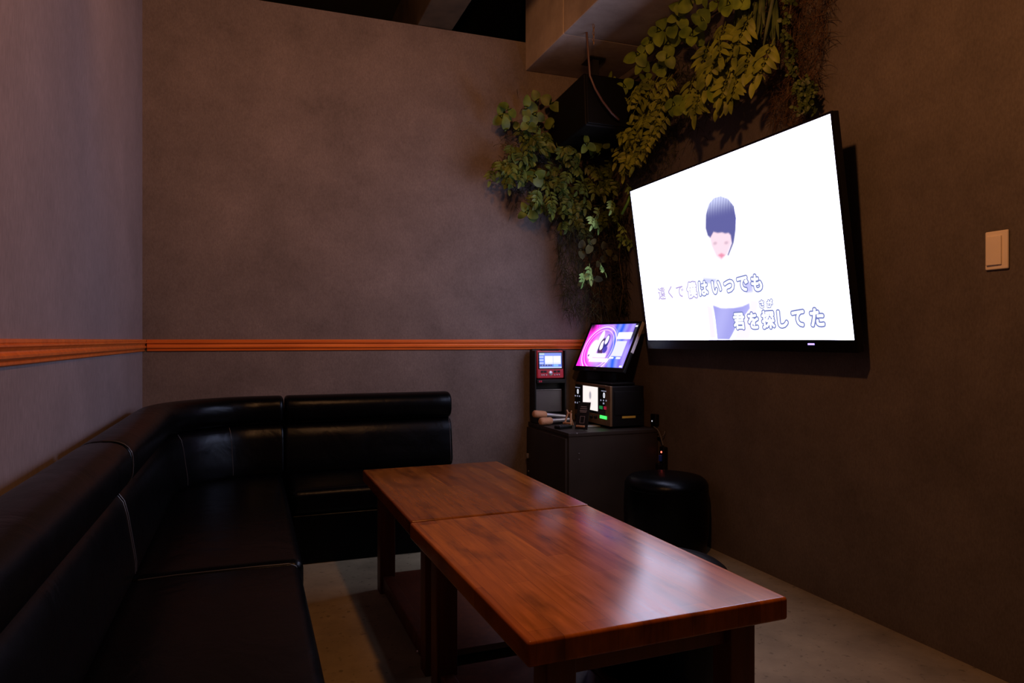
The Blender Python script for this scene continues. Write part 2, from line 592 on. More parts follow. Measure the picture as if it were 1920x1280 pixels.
struct(finish('ceiling_beam', bm, M['darkbeam']), 'dark timber ceiling beam running over the top of the back wall', 'beam')
# concrete beam in cast lengths with thin joints
bm = bmesh.new()
ys = [YF, 0.2, 1.85, 3.46, YB]
for a, b_ in zip(ys, ys[1:]):
    rbox(bm, SOX, XR, a + 0.002, b_ - 0.002, SOZ, ZC - 0.003, 0.006, 2)
box(bm, SOX + 0.006, XR, YF, YB, SOZ + 0.006, ZC - 0.01)
struct(finish('concrete_beam', bm, M['beam']), 'pale concrete beam boxed along the top of the right wall', 'beam')

RAIL = [(0.0, 0.0), (0.006, 0.0), (0.010, 0.003), (0.011, 0.009), (0.008, 0.011), (0.011, 0.013), (0.018, 0.018), (0.019, 0.024), (0.013, 0.030),
        (0.012, 0.034), (0.016, 0.040), (0.022, 0.044), (0.022, 0.048), (0.018, 0.050), (0.020, 0.053), (0.020, 0.060), (0.016, 0.0615), (0.0, 0.0615)]
RZ = 0.991


def rail(name, p0, p1, n_):
    bm = bmesh.new()
    rings = []
    for p in (p0, p1):
        rings.append([bm.verts.new((p[0] + n_[0] * d, p[1] + n_[1] * d, RZ + z)) for d, z in RAIL])
    m = len(RAIL)
    for k in range(m):
        bm.faces.new((rings[0][k], rings[0][(k + 1) % m], rings[1][(k + 1) % m], rings[1][k]))
    bm.faces.new(rings[0]); bm.faces.new(rings[1][::-1])
    o = finish(name, bm, M['rail'], smooth=False)
    return struct(o)


rail('trim_1', (XL, YF), (XL, YB), (1, 0))
rail('trim_2', (XL + 0.022, YB), (XR, YB), (0, -1))

# ------------------------------------------------------------------ black leather corner sofa, three units
ROLL = squircle(0.112, 0.683, 0.080, 0.074, 2.7)
PAD = [(0.045, 0.345), (0.045, 0.610), (0.070, 0.618), (0.115, 0.618), (0.150, 0.606), (0.168, 0.580), (0.178, 0.540), (0.186, 0.49),
       (0.194, 0.44), (0.200, 0.40), (0.200, 0.37), (0.190, 0.35), (0.150, 0.345), (0.09, 0.345)]
SEAT_Z0, SEAT_Z1 = 0.235, 0.352


def straight(p0, p1, n_, k=8):
    p0, p1, n_ = Vector(p0), Vector(p1), Vector(n_)
    return [(p0.lerp(p1, i / k), n_) for i in range(k + 1)]


def sofa_unit(name, label, path, seats, bases, sheen_lines):
    t = thing(name, label, 'sofa', (path[0][0].x, path[0][0].y, 0), 0, 'black leather sofa units around the corner')
    off = Vector((path[0][0].x, path[0][0].y, 0))
    mv = Matrix.Translation(-off)

    def part(nm, bm, mat):
        bmesh.ops.transform(bm, matrix=mv, verts=bm.verts[:])
        return finish(nm, bm, mat, t)
    for (b_, deform) in seats:
        bm = bmesh.new()
        rbox(bm, *b_, 0.034, 14, deform=deform, edge=5)
        part('seat', bm, M['leather'])
    bm = bmesh.new()
    for b_ in bases:
        rbox(bm, *b_, 0.012, 2)
    part('base', bm, M['leather'])
    bm = bmesh.new(); sweep(bm, path, PAD, 0.016); bk = part('backrest', bm, M['leather'])
    bm = bmesh.new(); sweep(bm, path, ROLL, 0.020); part('head_roll', bm, M['leather'])
    if sheen_lines:
        bm = bmesh.new()
        for s in sheen_lines:
            tube(bm, s, 0.0022, 6)
        part('edge_sheen', bm, M['seam_sheen'])  # lighter reflection along the unit edges, built as grey tubes
    return t


def crown(x0, x1, y0, y1, h):
    def d(p):
        if p.z > SEAT_Z1 - 0.04:
            a = max(0.0, 1 - ((p.x - (x0 + x1) / 2) / ((x1 - x0) / 2)) ** 4)
            b_ = max(0.0, 1 - ((p.y - (y0 + y1) / 2) / ((y1 - y0) / 2)) ** 4)
            p = Vector((p.x, p.y, p.z + h * a * b_))
        return p
    return d


SX = 0.150
YS = 2.315
# along the left wall, near the camera
b_ = (XL + 0.16, SX, 0.50, YS - 0.004, SEAT_Z0, SEAT_Z1)
edge_path = [(XL + d, YS - 0.013, z) for d, z in PAD[4:11]]
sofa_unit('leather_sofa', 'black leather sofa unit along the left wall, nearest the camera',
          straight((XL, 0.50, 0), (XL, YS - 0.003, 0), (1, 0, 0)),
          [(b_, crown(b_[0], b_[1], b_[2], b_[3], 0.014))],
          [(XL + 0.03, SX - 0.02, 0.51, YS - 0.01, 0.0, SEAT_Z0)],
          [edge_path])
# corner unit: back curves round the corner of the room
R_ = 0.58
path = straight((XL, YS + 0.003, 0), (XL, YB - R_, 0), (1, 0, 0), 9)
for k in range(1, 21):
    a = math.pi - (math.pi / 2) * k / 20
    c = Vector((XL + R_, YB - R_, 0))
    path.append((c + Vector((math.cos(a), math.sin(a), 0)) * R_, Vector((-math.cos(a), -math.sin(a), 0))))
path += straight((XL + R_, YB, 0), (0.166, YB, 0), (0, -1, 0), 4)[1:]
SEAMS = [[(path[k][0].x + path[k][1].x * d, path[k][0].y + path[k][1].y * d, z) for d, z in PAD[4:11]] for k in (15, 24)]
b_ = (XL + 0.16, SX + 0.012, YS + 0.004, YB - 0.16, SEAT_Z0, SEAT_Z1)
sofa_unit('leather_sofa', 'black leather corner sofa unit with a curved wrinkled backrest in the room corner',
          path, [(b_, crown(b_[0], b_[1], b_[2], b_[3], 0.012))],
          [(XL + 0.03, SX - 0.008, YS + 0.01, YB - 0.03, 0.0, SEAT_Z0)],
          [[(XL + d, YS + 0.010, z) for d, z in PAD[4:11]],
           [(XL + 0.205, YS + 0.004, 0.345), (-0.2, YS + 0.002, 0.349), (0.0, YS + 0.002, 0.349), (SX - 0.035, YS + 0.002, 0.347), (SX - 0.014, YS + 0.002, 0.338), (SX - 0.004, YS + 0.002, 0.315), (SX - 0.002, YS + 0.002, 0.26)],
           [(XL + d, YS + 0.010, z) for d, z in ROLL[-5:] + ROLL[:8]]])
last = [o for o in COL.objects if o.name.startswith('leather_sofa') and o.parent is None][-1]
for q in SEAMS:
    bm = bmesh.new(); tube(bm, [(x - XL, y - YS - 0.003, z) for x, y, z in q], 0.0014, 6); finish('seam', bm, M['seam_sheen'], last)
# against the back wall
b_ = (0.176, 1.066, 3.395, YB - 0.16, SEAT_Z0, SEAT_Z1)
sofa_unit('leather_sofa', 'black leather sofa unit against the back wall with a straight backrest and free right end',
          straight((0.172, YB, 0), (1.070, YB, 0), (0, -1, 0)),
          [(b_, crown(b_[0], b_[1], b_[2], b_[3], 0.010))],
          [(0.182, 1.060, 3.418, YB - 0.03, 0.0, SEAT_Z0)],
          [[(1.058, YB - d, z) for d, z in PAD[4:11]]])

# ------------------------------------------------------------------ the two wooden tables
TW, TL, TH, TT = 0.606, 0.905, 0.50, 0.049


def make_table(label, loc, rz, topm):
    t = thing('wooden_table', label, 'table', loc, rz, 'low wooden tables pushed end to end')
    hw, hl = TW / 2, TL / 2
    bm = bmesh.new(); rbox(bm, -hw, hw, -hl, hl, TH - TT, TH, 0.007, 3, edge=4)
    finish('tabletop', bm, M[topm], t)
    lw, ix, iy = 0.064, 0.055, 0.038
    for sx in (-1, 1):
        for sy in (-1, 1):
            bm = bmesh.new()
            x0 = sx * (hw - ix) - (lw if sx > 0 else 0)
            y0 = sy * (hl - iy) - (lw if sy > 0 else 0)
            rbox(bm, x0, x0 + lw, y0, y0 + lw, 0.0, TH - TT, 0.004, 2)
            finish('leg', bm, M['frame'], t)
    for sx in (-1, 1):
        bm = bmesh.new()
        x = sx * (hw - ix - lw / 2)
        rbox(bm, x - 0.012, x + 0.012, -hl + iy + lw, hl - iy - lw, TH - TT - 0.055, TH - TT, 0.003, 2)
        finish('apron', bm, M['frame'], t)
        bm = bmesh.new()
        rbox(bm, x - 0.02, x + 0.02, -hl + iy + lw, hl - iy - lw, 0.012, 0.072, 0.004, 2)
        finish('side_rail', bm, M['frame'], t)
    for sy in (-1, 1):
        bm = bmesh.new()
        y = sy * (hl - iy - lw / 2)
        rbox(bm, -hw + ix + lw, hw - ix - lw, y - 0.012, y + 0.012, TH - TT - 0.055, TH - TT, 0.003, 2)
        finish('apron', bm, M['frame'], t)
    bm = bmesh.new()
    rbox(bm, -hw + ix + lw / 2 + 0.02, hw - ix - lw / 2 - 0.02, -hl + iy + 0.01, hl - iy - 0.01, 0.045, 0.066, 0.003, 2)
    finish('shelf', bm, M['frame'], t)
    bm = bmesh.new()
    lathe(bm, [(0, 0.006), (0.004, 0.005), (0.006, 0.002), (0.006, 0)], 12,
          Matrix.Translation((-hw + ix, -hl + iy + lw + 0.03, 0.04)) @ Matrix.Rotation(-math.pi / 2, 4, 'Y'))
    finish('screw_cap', bm, M['silver'], t)
    return t


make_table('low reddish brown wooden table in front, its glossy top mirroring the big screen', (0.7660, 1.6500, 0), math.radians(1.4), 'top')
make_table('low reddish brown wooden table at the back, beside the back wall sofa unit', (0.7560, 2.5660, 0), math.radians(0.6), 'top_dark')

# ------------------------------------------------------------------ round black poufs
POUF = [(0, 0.0), (0.17, 0.0), (0.185, 0.006), (0.196, 0.03), (0.205, 0.10), (0.209, 0.19), (0.209, 0.26), (0.205, 0.318)]
PTOP = [(0.2045, 0.319), (0.206, 0.326), (0.203, 0.342), (0.194, 0.358), (0.178, 0.370), (0.14, 0.378), (0.08, 0.382), (0, 0.383)]


def pouf(label, x, y):
    t = thing('round_pouf', label, 'stool', (x, y, 0), 0, 'round black poufs by the right wall')
    bm = bmesh.new(); lathe(bm, POUF + [(0.2, 0.3185), (0, 0.3185)], 56); finish('body', bm, M['leather'], t)
    bm = bmesh.new(); lathe(bm, [(0, 0.319)] + PTOP, 56); finish('seat', bm, M['leather'], t)
    return t


pouf('round black leather pouf standing between the equipment cabinet and the right wall', 1.945, 3.02)
pouf('round black pouf mostly hidden behind the right edge of the front table', 1.182, 1.860)

# ------------------------------------------------------------------ television on the right wall
TVXB, TVXT = 2.08, 1.966
BL = at_x(1218, 637, TVXB); BR = at_x(1608, 637, TVXB)
TL_ = at_x(1180, 360, TVXT); TR_ = at_x(1553, 215, TVXT)
yl = (BL.y + TL_.y) / 2; yr = (BR.y + TR_.y) / 2
zt = (TL_.z + TR_.z) / 2
O = Vector((TVXB, yl, BL.z))                 # lower left corner of the panel
EX = Vector((0, -1, 0)); TVW = yl - yr
EYv = Vector((TVXT - TVXB, 0, zt - BL.z)); TVH = EYv.length; EYv.normalize()
EN = EX.cross(EYv).normalized()
if EN.x > 0:
    EN = -EN
TVM = Matrix((( EX.x, EYv.x, EN.x, O.x), (EX.y, EYv.y, EN.y, O.y), (EX.z, EYv.z, EN.z, O.z), (0, 0, 0, 1)))
TVI = TVM.inverted()


def tvp(px, py):
    """measured point on the panel -> panel coordinates (metres from its lower left corner)"""
    d = ray(px, py)
    k = (O - EYE).dot(EN) / d.dot(EN)
    q = TVI @ (EYE + d * k)
    return q.x, q.y


tv = thing('television', 'large wall-mounted television showing white karaoke video with lyrics', 'television')
tv.matrix_world = TVM
bm = bmesh.new()
BZ, BB, TD = 0.009, 0.048, 0.030
rbox(bm, -BZ, TVW + BZ, -BB, TVH + BZ, -TD, -0.003, 0.003, 2)
finish('housing', bm, M['plastic'], tv)
bm = bmesh.new()
for b_ in ((-BZ, 0.0, -BB, TVH + BZ), (TVW, TVW + BZ, -BB, TVH + BZ), (0.0, TVW, TVH, TVH + BZ), (0.0, TVW, -BB, 0.0)):
    box(bm, b_[0], b_[1], b_[2], b_[3], -0.003, 0.003)
finish('bezel', bm, M['gloss'], tv, smooth=False)
bm = bmesh.new()
rbox(bm, 0.22, TVW - 0.22, 0.05, TVH - 0.24, -TD - 0.028, -TD, 0.008, 2)
finish('back_cover', bm, M['plastic'], tv)
bm = bmesh.new()
box(bm, TVW * 0.5 - 0.2, TVW * 0.5 + 0.2, 0.16, 0.20, -TD - 0.045, -TD - 0.028)
box(bm, TVW * 0.5 - 0.2, TVW * 0.5 + 0.2, 0.50, 0.54, -TD - 0.045, -TD - 0.028)
mb = TVI
vv = box(bm, XR - 0.012, XR - 0.001, O.y - TVW * 0.5 - 0.22, O.y - TVW * 0.5 + 0.22, 1.18, 1.62)
xf(bm, vv, mb)
for yy in (-0.16, 0.16):
    vv = box(bm, 2.118, XR - 0.011, O.y - TVW * 0.5 + yy - 0.012, O.y - TVW * 0.5 + yy + 0.012, 1.20, 1.26)
    xf(bm, vv, mb)
    vv = box(bm, 2.06, XR - 0.011, O.y - TVW * 0.5 + yy - 0.012, O.y - TVW * 0.5 + yy + 0.012, 1.53, 1.57)
    xf(bm, vv, mb)
finish('wall_bracket', bm, M['steel'], tv, smooth=False)
lx, ly = tvp(1524, 645)
bm = bmesh.new(); box(bm, lx - 0.022, lx + 0.012, ly - 0.003, ly + 0.004, 0.003, 0.0045); finish('standby_light', bm, M['violet_led'], tv, smooth=False)

# the picture on the panel
W = SCREEN_WHITE


W2 = (1.30, 1.30, 1.42)
TEXTBOX = []


class Pic:
    def __init__(self):
        self.bm = bmesh.new()
        self.lay = self.bm.verts.layers.float_color.new('picture')

    def v(self, x, y, z, c):
        q = self.bm.verts.new((x, y, z))
        q[self.lay] = (*c, 1)
        return q

    def quad(self, x0, x1, y0, y1, z, c):
        self.bm.faces.new([self.v(x0, y0, z, c), self.v(x1, y0, z, c), self.v(x1, y1, z, c), self.v(x0, y1, z, c)])

    def grid(self, x0, x1, y0, y1, z, nx, ny, fn):
        g = [[self.v(x0 + (x1 - x0) * i / nx, y0 + (y1 - y0) * j / ny, z, fn(x0 + (x1 - x0) * i / nx, y0 + (y1 - y0) * j / ny)) for i in range(nx + 1)] for j in range(ny + 1)]
        for j in range(ny):
            for i in range(nx):
                self.bm.faces.new((g[j][i], g[j][i + 1], g[j + 1][i + 1], g[j + 1][i]))

    def glyph(self, ch, cx, cy, size, z, c, grow=0.0, n=1):
        cu = bpy.data.curves.new('glyph', 'FONT')
        cu.body = ch
        cu.size = size
        cu.align_x = 'LEFT'
        cu.resolution_u = 3
        cu.fill_mode = 'FRONT'
        ob = bpy.data.objects.new('glyph', cu)
        COL.objects.link(ob)
        bpy.context.view_layer.update()
        me = ob.evaluated_get(bpy.context.evaluated_depsgraph_get()).to_mesh()
        pts = [p.co.copy() for p in me.vertices]
        polys = [tuple(p.vertices) for p in me.polygons]
        COL.objects.unlink(ob)
        bpy.data.objects.remove(ob)
        if not pts:
            return
        mx = (min(p.x for p in pts) + max(p.x for p in pts)) / 2
        my = (min(p.y for p in pts) + max(p.y for p in pts)) / 2
        for k in range(n):
            a = 2 * math.pi * k / n
            dx, dy = grow * math.cos(a), grow * math.sin(a)
            vs_ = [self.v(cx + p.x - mx + dx, cy + p.y - my + dy, z + k * 4e-6, c) for p in pts]
            for p in polys:
                try:
                    self.bm.faces.new([vs_[i] for i in p])
                except ValueError:
                    pass

    def done(self, name, parent):
        bm = self.bm
        me = bpy.data.meshes.new(name)
        bm.normal_update()
        for f in bm.faces:
            if f.normal.z < 0:
                f.normal_flip()
        bm.to_mesh(me)
        bm.free()
        me.materials.append(M['pic'])
        o = bpy.data.objects.new(name, me)
        COL.objects.link(o)
        o.parent = parent
        return o


def inpoly(x, y, P):
    s = False
    for (x0, y0), (x1, y1) in zip(P, P[1:] + P[:1]):
        if (y0 > y) != (y1 > y) and x < (x1 - x0) * (y - y0) / (y1 - y0) + x0:
            s = not s
    return s


def pdist(x, y, P):
    d = 1e9
    for (x0, y0), (x1, y1) in zip(P, P[1:] + P[:1]):
        L = (x1 - x0) ** 2 + (y1 - y0) ** 2
        t = max(0, min(1, ((x - x0) * (x1 - x0) + (y - y0) * (y1 - y0)) / L))
        d = min(d, math.hypot(x - x0 - t * (x1 - x0), y - y0 - t * (y1 - y0)))
    return -d if inpoly(x, y, P) else d


def poly(*p):
    return [tvp(*q) for q in p]


HAIR = poly((1323, 428), (1323.5, 402), (1329, 381), (1339, 369), (1352, 366), (1366, 371), (1377, 385), (1381, 408), (1380, 430), (1376, 455), (1366, 480),
            (1364, 478), (1372, 456), (1370, 441), (1366, 437), (1360, 438), (1354, 436), (1346, 437), (1338, 435), (1332, 446), (1327, 442))
FACE = poly((1329, 440), (1336, 432), (1366, 434), (1373, 440), (1372, 458), (1364, 478), (1353, 490), (1343, 482), (1334, 462))
LIPS = poly((1347, 478), (1353, 475), (1359, 478), (1353, 483))
PANTS = poly((1337, 572), (1352, 577), (1376, 577), (1392, 574), (1405, 568), (1406, 578), (1396, 592), (1380, 613), (1368, 637.2), (1345, 637.2), (1341, 600))
ARM1 = poly((1324, 570), (1337, 575), (1341, 605), (1345, 637.2), (1330, 637.2), (1327, 600))
ARM2 = poly((1406, 560), (1425, 562), (1416, 600), (1405, 637.2), (1375, 637.2), (1385, 610), (1404, 585))
SHIRT = poly((1318, 520), (1345, 522), (1340, 532), (1320, 532))
SHIRT2 = poly((1392, 525), (1412, 528), (1412, 548), (1400, 550))
EYE1, EYE2 = tvp(1341, 456), tvp(1362, 455)
S3 = 1.0


for a_, b_ in (((1241, 549), (1419, 530)), ((1386, 602), (1533, 595)), ((1428, 569), (1444, 568.5)), ((1345, 420), (1360, 470))):
    TEXTBOX.append((tvp(*a_), tvp(*b_)))


def white(x, y):
    d = 1e9
    for (x0, y0), (x1, y1) in TEXTBOX:
        L = (x1 - x0) ** 2 + (y1 - y0) ** 2
        t = max(0, min(1, ((x - x0) * (x1 - x0) + (y - y0) * (y1 - y0)) / L))
        d = min(d, math.hypot(x - x0 - t * (x1 - x0), y - y0 - t * (y1 - y0)))
    return mixc(W2, W, smooth(0.085, 0.16, d))


def video(x, y):
    c = white(x, y)
    pk = (1.3, 1.12, 1.35)
    for P, col, e in ((ARM1, (1.08, 0.93, 1.12), 0.012), (ARM2, (1.10, 0.96, 1.14), 0.012), (SHIRT, (0.66, 0.68, 1.0), 0.010), (SHIRT2, (0.62, 0.62, 1.0), 0.012)):
        c = mixc(c, col, 1 - smooth(-e, e, pdist(x, y, P)))
    d = pdist(x, y, FACE)
    c = mixc(c, (1.05, 0.78, 0.90), 1 - smooth(-0.012, 0.008, d))
    for E in (EYE1, EYE2):
        q = math.hypot((x - E[0]) / 2.0, y - E[1])
        c = mixc(c, (0.62, 0.42, 0.55), (1 - smooth(0.002, 0.012, q)) * 0.7)
    c = mixc(c, (0.9, 0.33, 0.48), 1 - smooth(-0.004, 0.007, pdist(x, y, LIPS)))
    d = pdist(x, y, HAIR)
    top = smooth(HAIR[4][1] - 0.10, HAIR[4][1] + 0.01, y)
    strand = 0.5 + 0.5 * math.sin(x * 330 + 4 * math.sin(y * 25))
    hc = mixc((0.125, 0.13, 0.38), (0.75, 0.80, 1.15), max(0, min(1, 0.7 * top ** 1.5 + 0.4 * strand * top)))
    c = mixc(c, hc, 1 - smooth(-0.005, 0.004, d))
    d = pdist(x, y, PANTS)
    c = mixc(c, mixc((0.36, 0.36, 0.86), (0.52, 0.52, 1.0), 0.5 + 0.25 * math.sin(x * 34 - y * 22)), 1 - smooth(-0.004, 0.004, d))
    return c


P = Pic()
gx0, gx1 = tvp(1305, 500)[0], tvp(1440, 500)[0]
gy1 = tvp(1352, 350)[1]
gy2 = tvp(1300, 420)[1]
P.quad(0, TVW, gy1, TVH, 0.0005, W)
P.grid(0, gx0, 0, gy1, 0.0005, 24, 40, white)
P.grid(gx1, TVW, 0, gy1, 0.0005, 40, 40, white)
P.grid(gx0, gx1, 0, gy1, 0.0005, 110, 150, video)
OUT = (0.20, 0.24, 0.56)
PALE = (0.52, 0.43, 0.78)
EM = 0.079
for ch, px, py in (('遠', 1241, 549.8), ('く', 1257, 547.7), ('で', 1275, 546.7)):
    x, y = tvp(px, py)
    P.glyph(ch, x, y, EM * 0.92, 0.0010, PALE, 0.0010, 6)
for ch, px, py, em in (('僕', 1297.5, 543.5, 1), ('は', 1318.8, 540.4, 1), ('い', 1343.8, 538.3, 1), ('つ', 1367.3, 536.3, 1), ('で', 1392.7, 532, 1), ('も', 1418.8, 530, 1),
                       ('君', 1386, 601.9, 1), ('を', 1412.5, 600.8, 1), ('探', 1440.6, 598.8, 1), ('し', 1467.7, 597.7, 1), ('て', 1496.9, 596.7, 1), ('た', 1532.3, 594.6, 1),
                       ('さ', 1428.5, 569.6, 0.45), ('が', 1443.5, 568.5, 0.45)):
    x, y = tvp(px, py)
    col = mixc(OUT, PALE, 0.7) if ch == '僕' else OUT
    P.glyph(ch, x, y, EM * em, 0.0010, col, 0.0050 * (em ** 0.7), 8)
    P.glyph(ch, x, y, EM * em, 0.0011, col, 0.0088 * (em ** 0.7), 16)
    P.glyph(ch, x, y, EM * em, 0.0014, W2, 0.0030 * (em ** 0.7), 8)
P.done('screen', tv)

# ------------------------------------------------------------------ equipment cabinet in the far right corner
CX0, CX1, CY0, CY1, CZ = 1.598, 2.155, 3.424, 4.005, 0.55
cab = thing('equipment_cabinet', 'dark brown equipment cabinet in the far right corner under the karaoke gear', 'cabinet', (CX0, CY0, 0))
w_, d_ = CX1 - CX0, CY1 - CY0
bm = bmesh.new()
rbox(bm, 0.003, w_ - 0.003, 0.003, d_, 0.03, CZ - 0.02, 0.003, 2)
box(bm, 0.02, w_ - 0.02, 0.02, d_, 0.0, 0.03)
finish('body', bm, M['cabinet'], cab)
bm = bmesh.new(); rbox(bm, 0.0, w_, 0.0, d_, CZ - 0.02, CZ, 0.002, 2); finish('top_panel', bm, M['cabinet'], cab)
bm = bmesh.new(); rbox(bm, -0.014, 0.003, 0.012, d_ - 0.012, 0.05, CZ - 0.03, 0.003, 2); door = finish('door', bm, M['cabinet'], cab)
bm = bmesh.new(); rbox(bm, -0.030, -0.014, d_ - 0.055, d_ - 0.040, 0.335, 0.365, 0.004, 2); finish('latch', bm, M['silver'], door)
bm = bmesh.new(); rbox(bm, -0.020, -0.014, d_ - 0.055, d_ - 0.045, 0.252, 0.262, 0.003, 2); finish('keyhole', bm, M['silver'], door)
for px, py, r in ((1082, 812.5, 0.0045), (1086, 850, 0.003), (1086, 861, 0.003)):
    p = at_y(px, py, CY0)
    bm = bmesh.new(); lathe(bm, [(0, 0.004), (r * 0.7, 0.0036), (r, 0.002), (r, 0)], 12, Matrix.Translation((p.x - CX0, 0.0035, p.z)) @ Matrix.Rotation(math.pi / 2, 4, 'X'))
    finish('screw', bm, M['silver'], cab)

# karaoke machine: front looks at the sofa
KX, KY0, KY1, KZ0, KZ1 = 1.895, 3.505, 3.955, CZ + 0.012, 0.788
KD = 0.215
km = thing('karaoke_machine', 'black karaoke machine with small lit screen and green light on the cabinet', 'karaoke machine', (KX, KY0, CZ))
oz = CZ
H_ = KZ1 - CZ
bm = bmesh.new()
rbox(bm, 0.006, KD, 0.0, KY1 - KY0, 0.012, H_, 0.004, 2)
finish('case', bm, M['plastic'], km)
for x in (0.03, KD - 0.03):
    for y in (0.03, KY1 - KY0 - 0.03):
        bm = bmesh.new()
        lathe(bm, [(0, 0), (0.012, 0), (0.014, 0.012), (0, 0.012)], 16, Matrix.Translation((x, y, 0)))
        finish('foot', bm, M['plastic'], km)
bm = bmesh.new()
rbox(bm, -0.004, 0.012, -0.002, 0.055, 0.013, H_ + 0.002, 0.003, 2)
rbox(bm, -0.004, 0.012, 0.056, KY1 - KY0, H_ - 0.012, H_ + 0.003, 0.003, 2)  # light on the panel's top rim, given as a bronze strip
rbox(bm, -0.004, 0.010, 0.056, KY1 - KY0, 0.013, 0.070, 0.003, 2)
finish('front_trim_lit_rim', bm, M['brass'], km)
bm = bmesh.new(); rbox(bm, -0.003, 0.008, 0.056, KY1 - KY0, 0.071, H_ - 0.0125, 0.002, 2); finish('front_panel', bm, M['gloss'], km)


def kp(px, py):
    p = at_x(px, py, KX - 0.004)
    return p.y - KY0, p.z - CZ


def kbox(nm, px, py, hw, hh, mat, th=0.003, x0=-0.003):
    y, z = kp(px, py)
    bm = bmesh.new(); rbox(bm, x0 - th, x0, y - hw, y + hw, z - hh, z + hh, 0.001, 2, edge=2)
    return finish(nm, bm, mat, km)


# small screen
y0, z1 = kp(1121, 726); y1, _ = kp(1093, 726); _, z0 = kp(1107, 768)
PK = Pic()


def kpic(x, y):
    u = (x) / 1.0
    c = (1.05, 0.93, 0.90)
    q = math.hypot((x - 0.5) / 0.10, (y - 0.62) / 0.22)
    c = mixc(c, (0.35, 0.33, 0.40), (1 - smooth(0.5, 1.0, q)) * 0.9)
    q = math.hypot((x - 0.5) / 0.16, (y - 0.25) / 0.16)
    c = mixc(c, (0.75, 0.68, 0.70), (1 - smooth(0.5, 1.0, q)) * 0.6)
    return c


PK.grid(0, 1, 0, 1, 0, 24, 24, kpic)
for v in PK.bm.verts:
    a, b_ = v.co.x, v.co.y
    v.co = Vector((-0.0045, y1 + (y0 - y1) * a, z0 + (z1 - z0) * b_))
me = bpy.data.meshes.new('display'); PK.bm.normal_update(); PK.bm.to_mesh(me); PK.bm.free(); me.materials.append(M['pic'])
o = bpy.data.objects.new('display', me); COL.objects.link(o); o.parent = km


def kglyph(nm, ch, px, py, size, mat):
    cu = bpy.data.curves.new('digit', 'FONT'); cu.body = ch; cu.size = size; cu.align_x = 'CENTER'; cu.align_y = 'CENTER'; cu.extrude = 0.0005; cu.offset = 0.001
    ob = bpy.data.objects.new('digit', cu); COL.objects.link(ob)
    bpy.context.view_layer.update()
    me = bpy.data.meshes.new_from_object(ob.evaluated_get(bpy.context.evaluated_depsgraph_get()))
    COL.objects.unlink(ob); bpy.data.objects.remove(ob)
    y, z = kp(px, py)
    me.transform(Matrix.Translation((-0.0045, y, z)) @ Matrix(((0, 0, -1, 0), (-1, 0, 0, 0), (0, 1, 0, 0), (0, 0, 0, 1))))
    me.materials.clear(); me.materials.append(mat)
    o = bpy.data.objects.new(nm, me); COL.objects.link(o); o.parent = km
    return o


kglyph('digit', '0', 1083.5, 734, 0.040, M['white_led'])
kglyph('digit', '0', 1132.6, 741.5, 0.042, M['white_led'])
for px, py, hw, hh, m in ((1083, 726, 0.032, 0.0022, 'dim_led'), (1132, 733, 0.030, 0.0022, 'dim_led'),
                          (1078.6, 741.5, 0.006, 0.004, 'dim_led'), (1082.6, 742, 0.006, 0.004, 'dim_led'), (1086.4, 742.5, 0.006, 0.004, 'dim_led'),
                          (1126.5, 750, 0.006, 0.004, 'dim_led'), (1131.5, 750.5, 0.006, 0.004, 'dim_led'), (1136.5, 751, 0.006, 0.004, 'dim_led'),
                          (1131.6, 756, 0.008, 0.005, 'dim_led'), (1078.4, 754, 0.006, 0.005, 'dim_led'), (1082.4, 754.6, 0.004, 0.005, 'dim_led'), (1086.8, 755.5, 0.011, 0.008, 'white_led')):
    kbox('indicator', px, py, hw, hh, M[m], 0.0015, -0.003)
kbox('button', 1127, 763.6, 0.018, 0.009, M['green_btn'], 0.004)
kbox('button', 1134.8, 764.6, 0.014, 0.009, M['red_btn'], 0.004)
kbox('power_light', 1131.5, 782, 0.040, 0.009, M['green_led'], 0.003, -0.004)
for px in (1082, 1090, 1100, 1110, 1118):
    y, z = kp(px, 778 + (px - 1082) * 0.1)
    bm = bmesh.new(); lathe(bm, [(0, 0.012), (0.008, 0.012), (0.0095, 0.010), (0.010, 0)], 16, Matrix.Translation((-0.004, y, z)) @ Matrix.Rotation(-math.pi / 2, 4, 'Y'))
    finish('knob', bm, M['plastic'], km)
p = at_y(1179, 781.5, KY0)
bm = bmesh.new(); box(bm, p.x - KX - 0.043, p.x - KX + 0.043, -0.0012, 0.0, p.z - CZ - 0.006, p.z - CZ + 0.006); finish('yellow_sticker', bm, M['yellow'], km, smooth=False)
bm = bmesh.new(); rbox(bm, 0.025, KD - 0.02, -0.003, 0.0005, 0.075, H_ - 0.03, 0.001, 2); finish('side_panel', bm, M['plastic'], km)

# touch monitor leaning back on the machine
mBR = at_z(1167, 690, 0.891); mBL = at_z(1080, 685.6, 0.891)
e = (mBR - mBL); MWd = e.length; e.normalize()
tilt = math.radians(27)
nh = Vector((e.y, -e.x, 0)).normalized()          # horizontal direction away from the viewer side
if nh.x < 0:
    nh = -nh
upv = (nh * math.sin(tilt) + Vector((0, 0, 1)) * math.cos(tilt)).normalized()
nn = e.cross(upv).normalized()
if nn.x > 0:
    nn = -nn
MHt = 0.283
MM = Matrix(((e.x, upv.x, nn.x, mBL.x), (e.y, upv.y, nn.y, mBL.y), (e.z, upv.z, nn.z, mBL.z), (0, 0, 0, 1)))
mon = thing('touch_monitor', 'tilted touch monitor with magenta and blue picture on the karaoke machine', 'monitor')
mon.matrix_world = MM
bm = bmesh.new()
rbox(bm, -0.018, MWd + 0.018, -0.026, MHt + 0.014, -0.022, -0.001, 0.004, 2)
finish('housing', bm, M['plastic'], mon)
bm = bmesh.new()
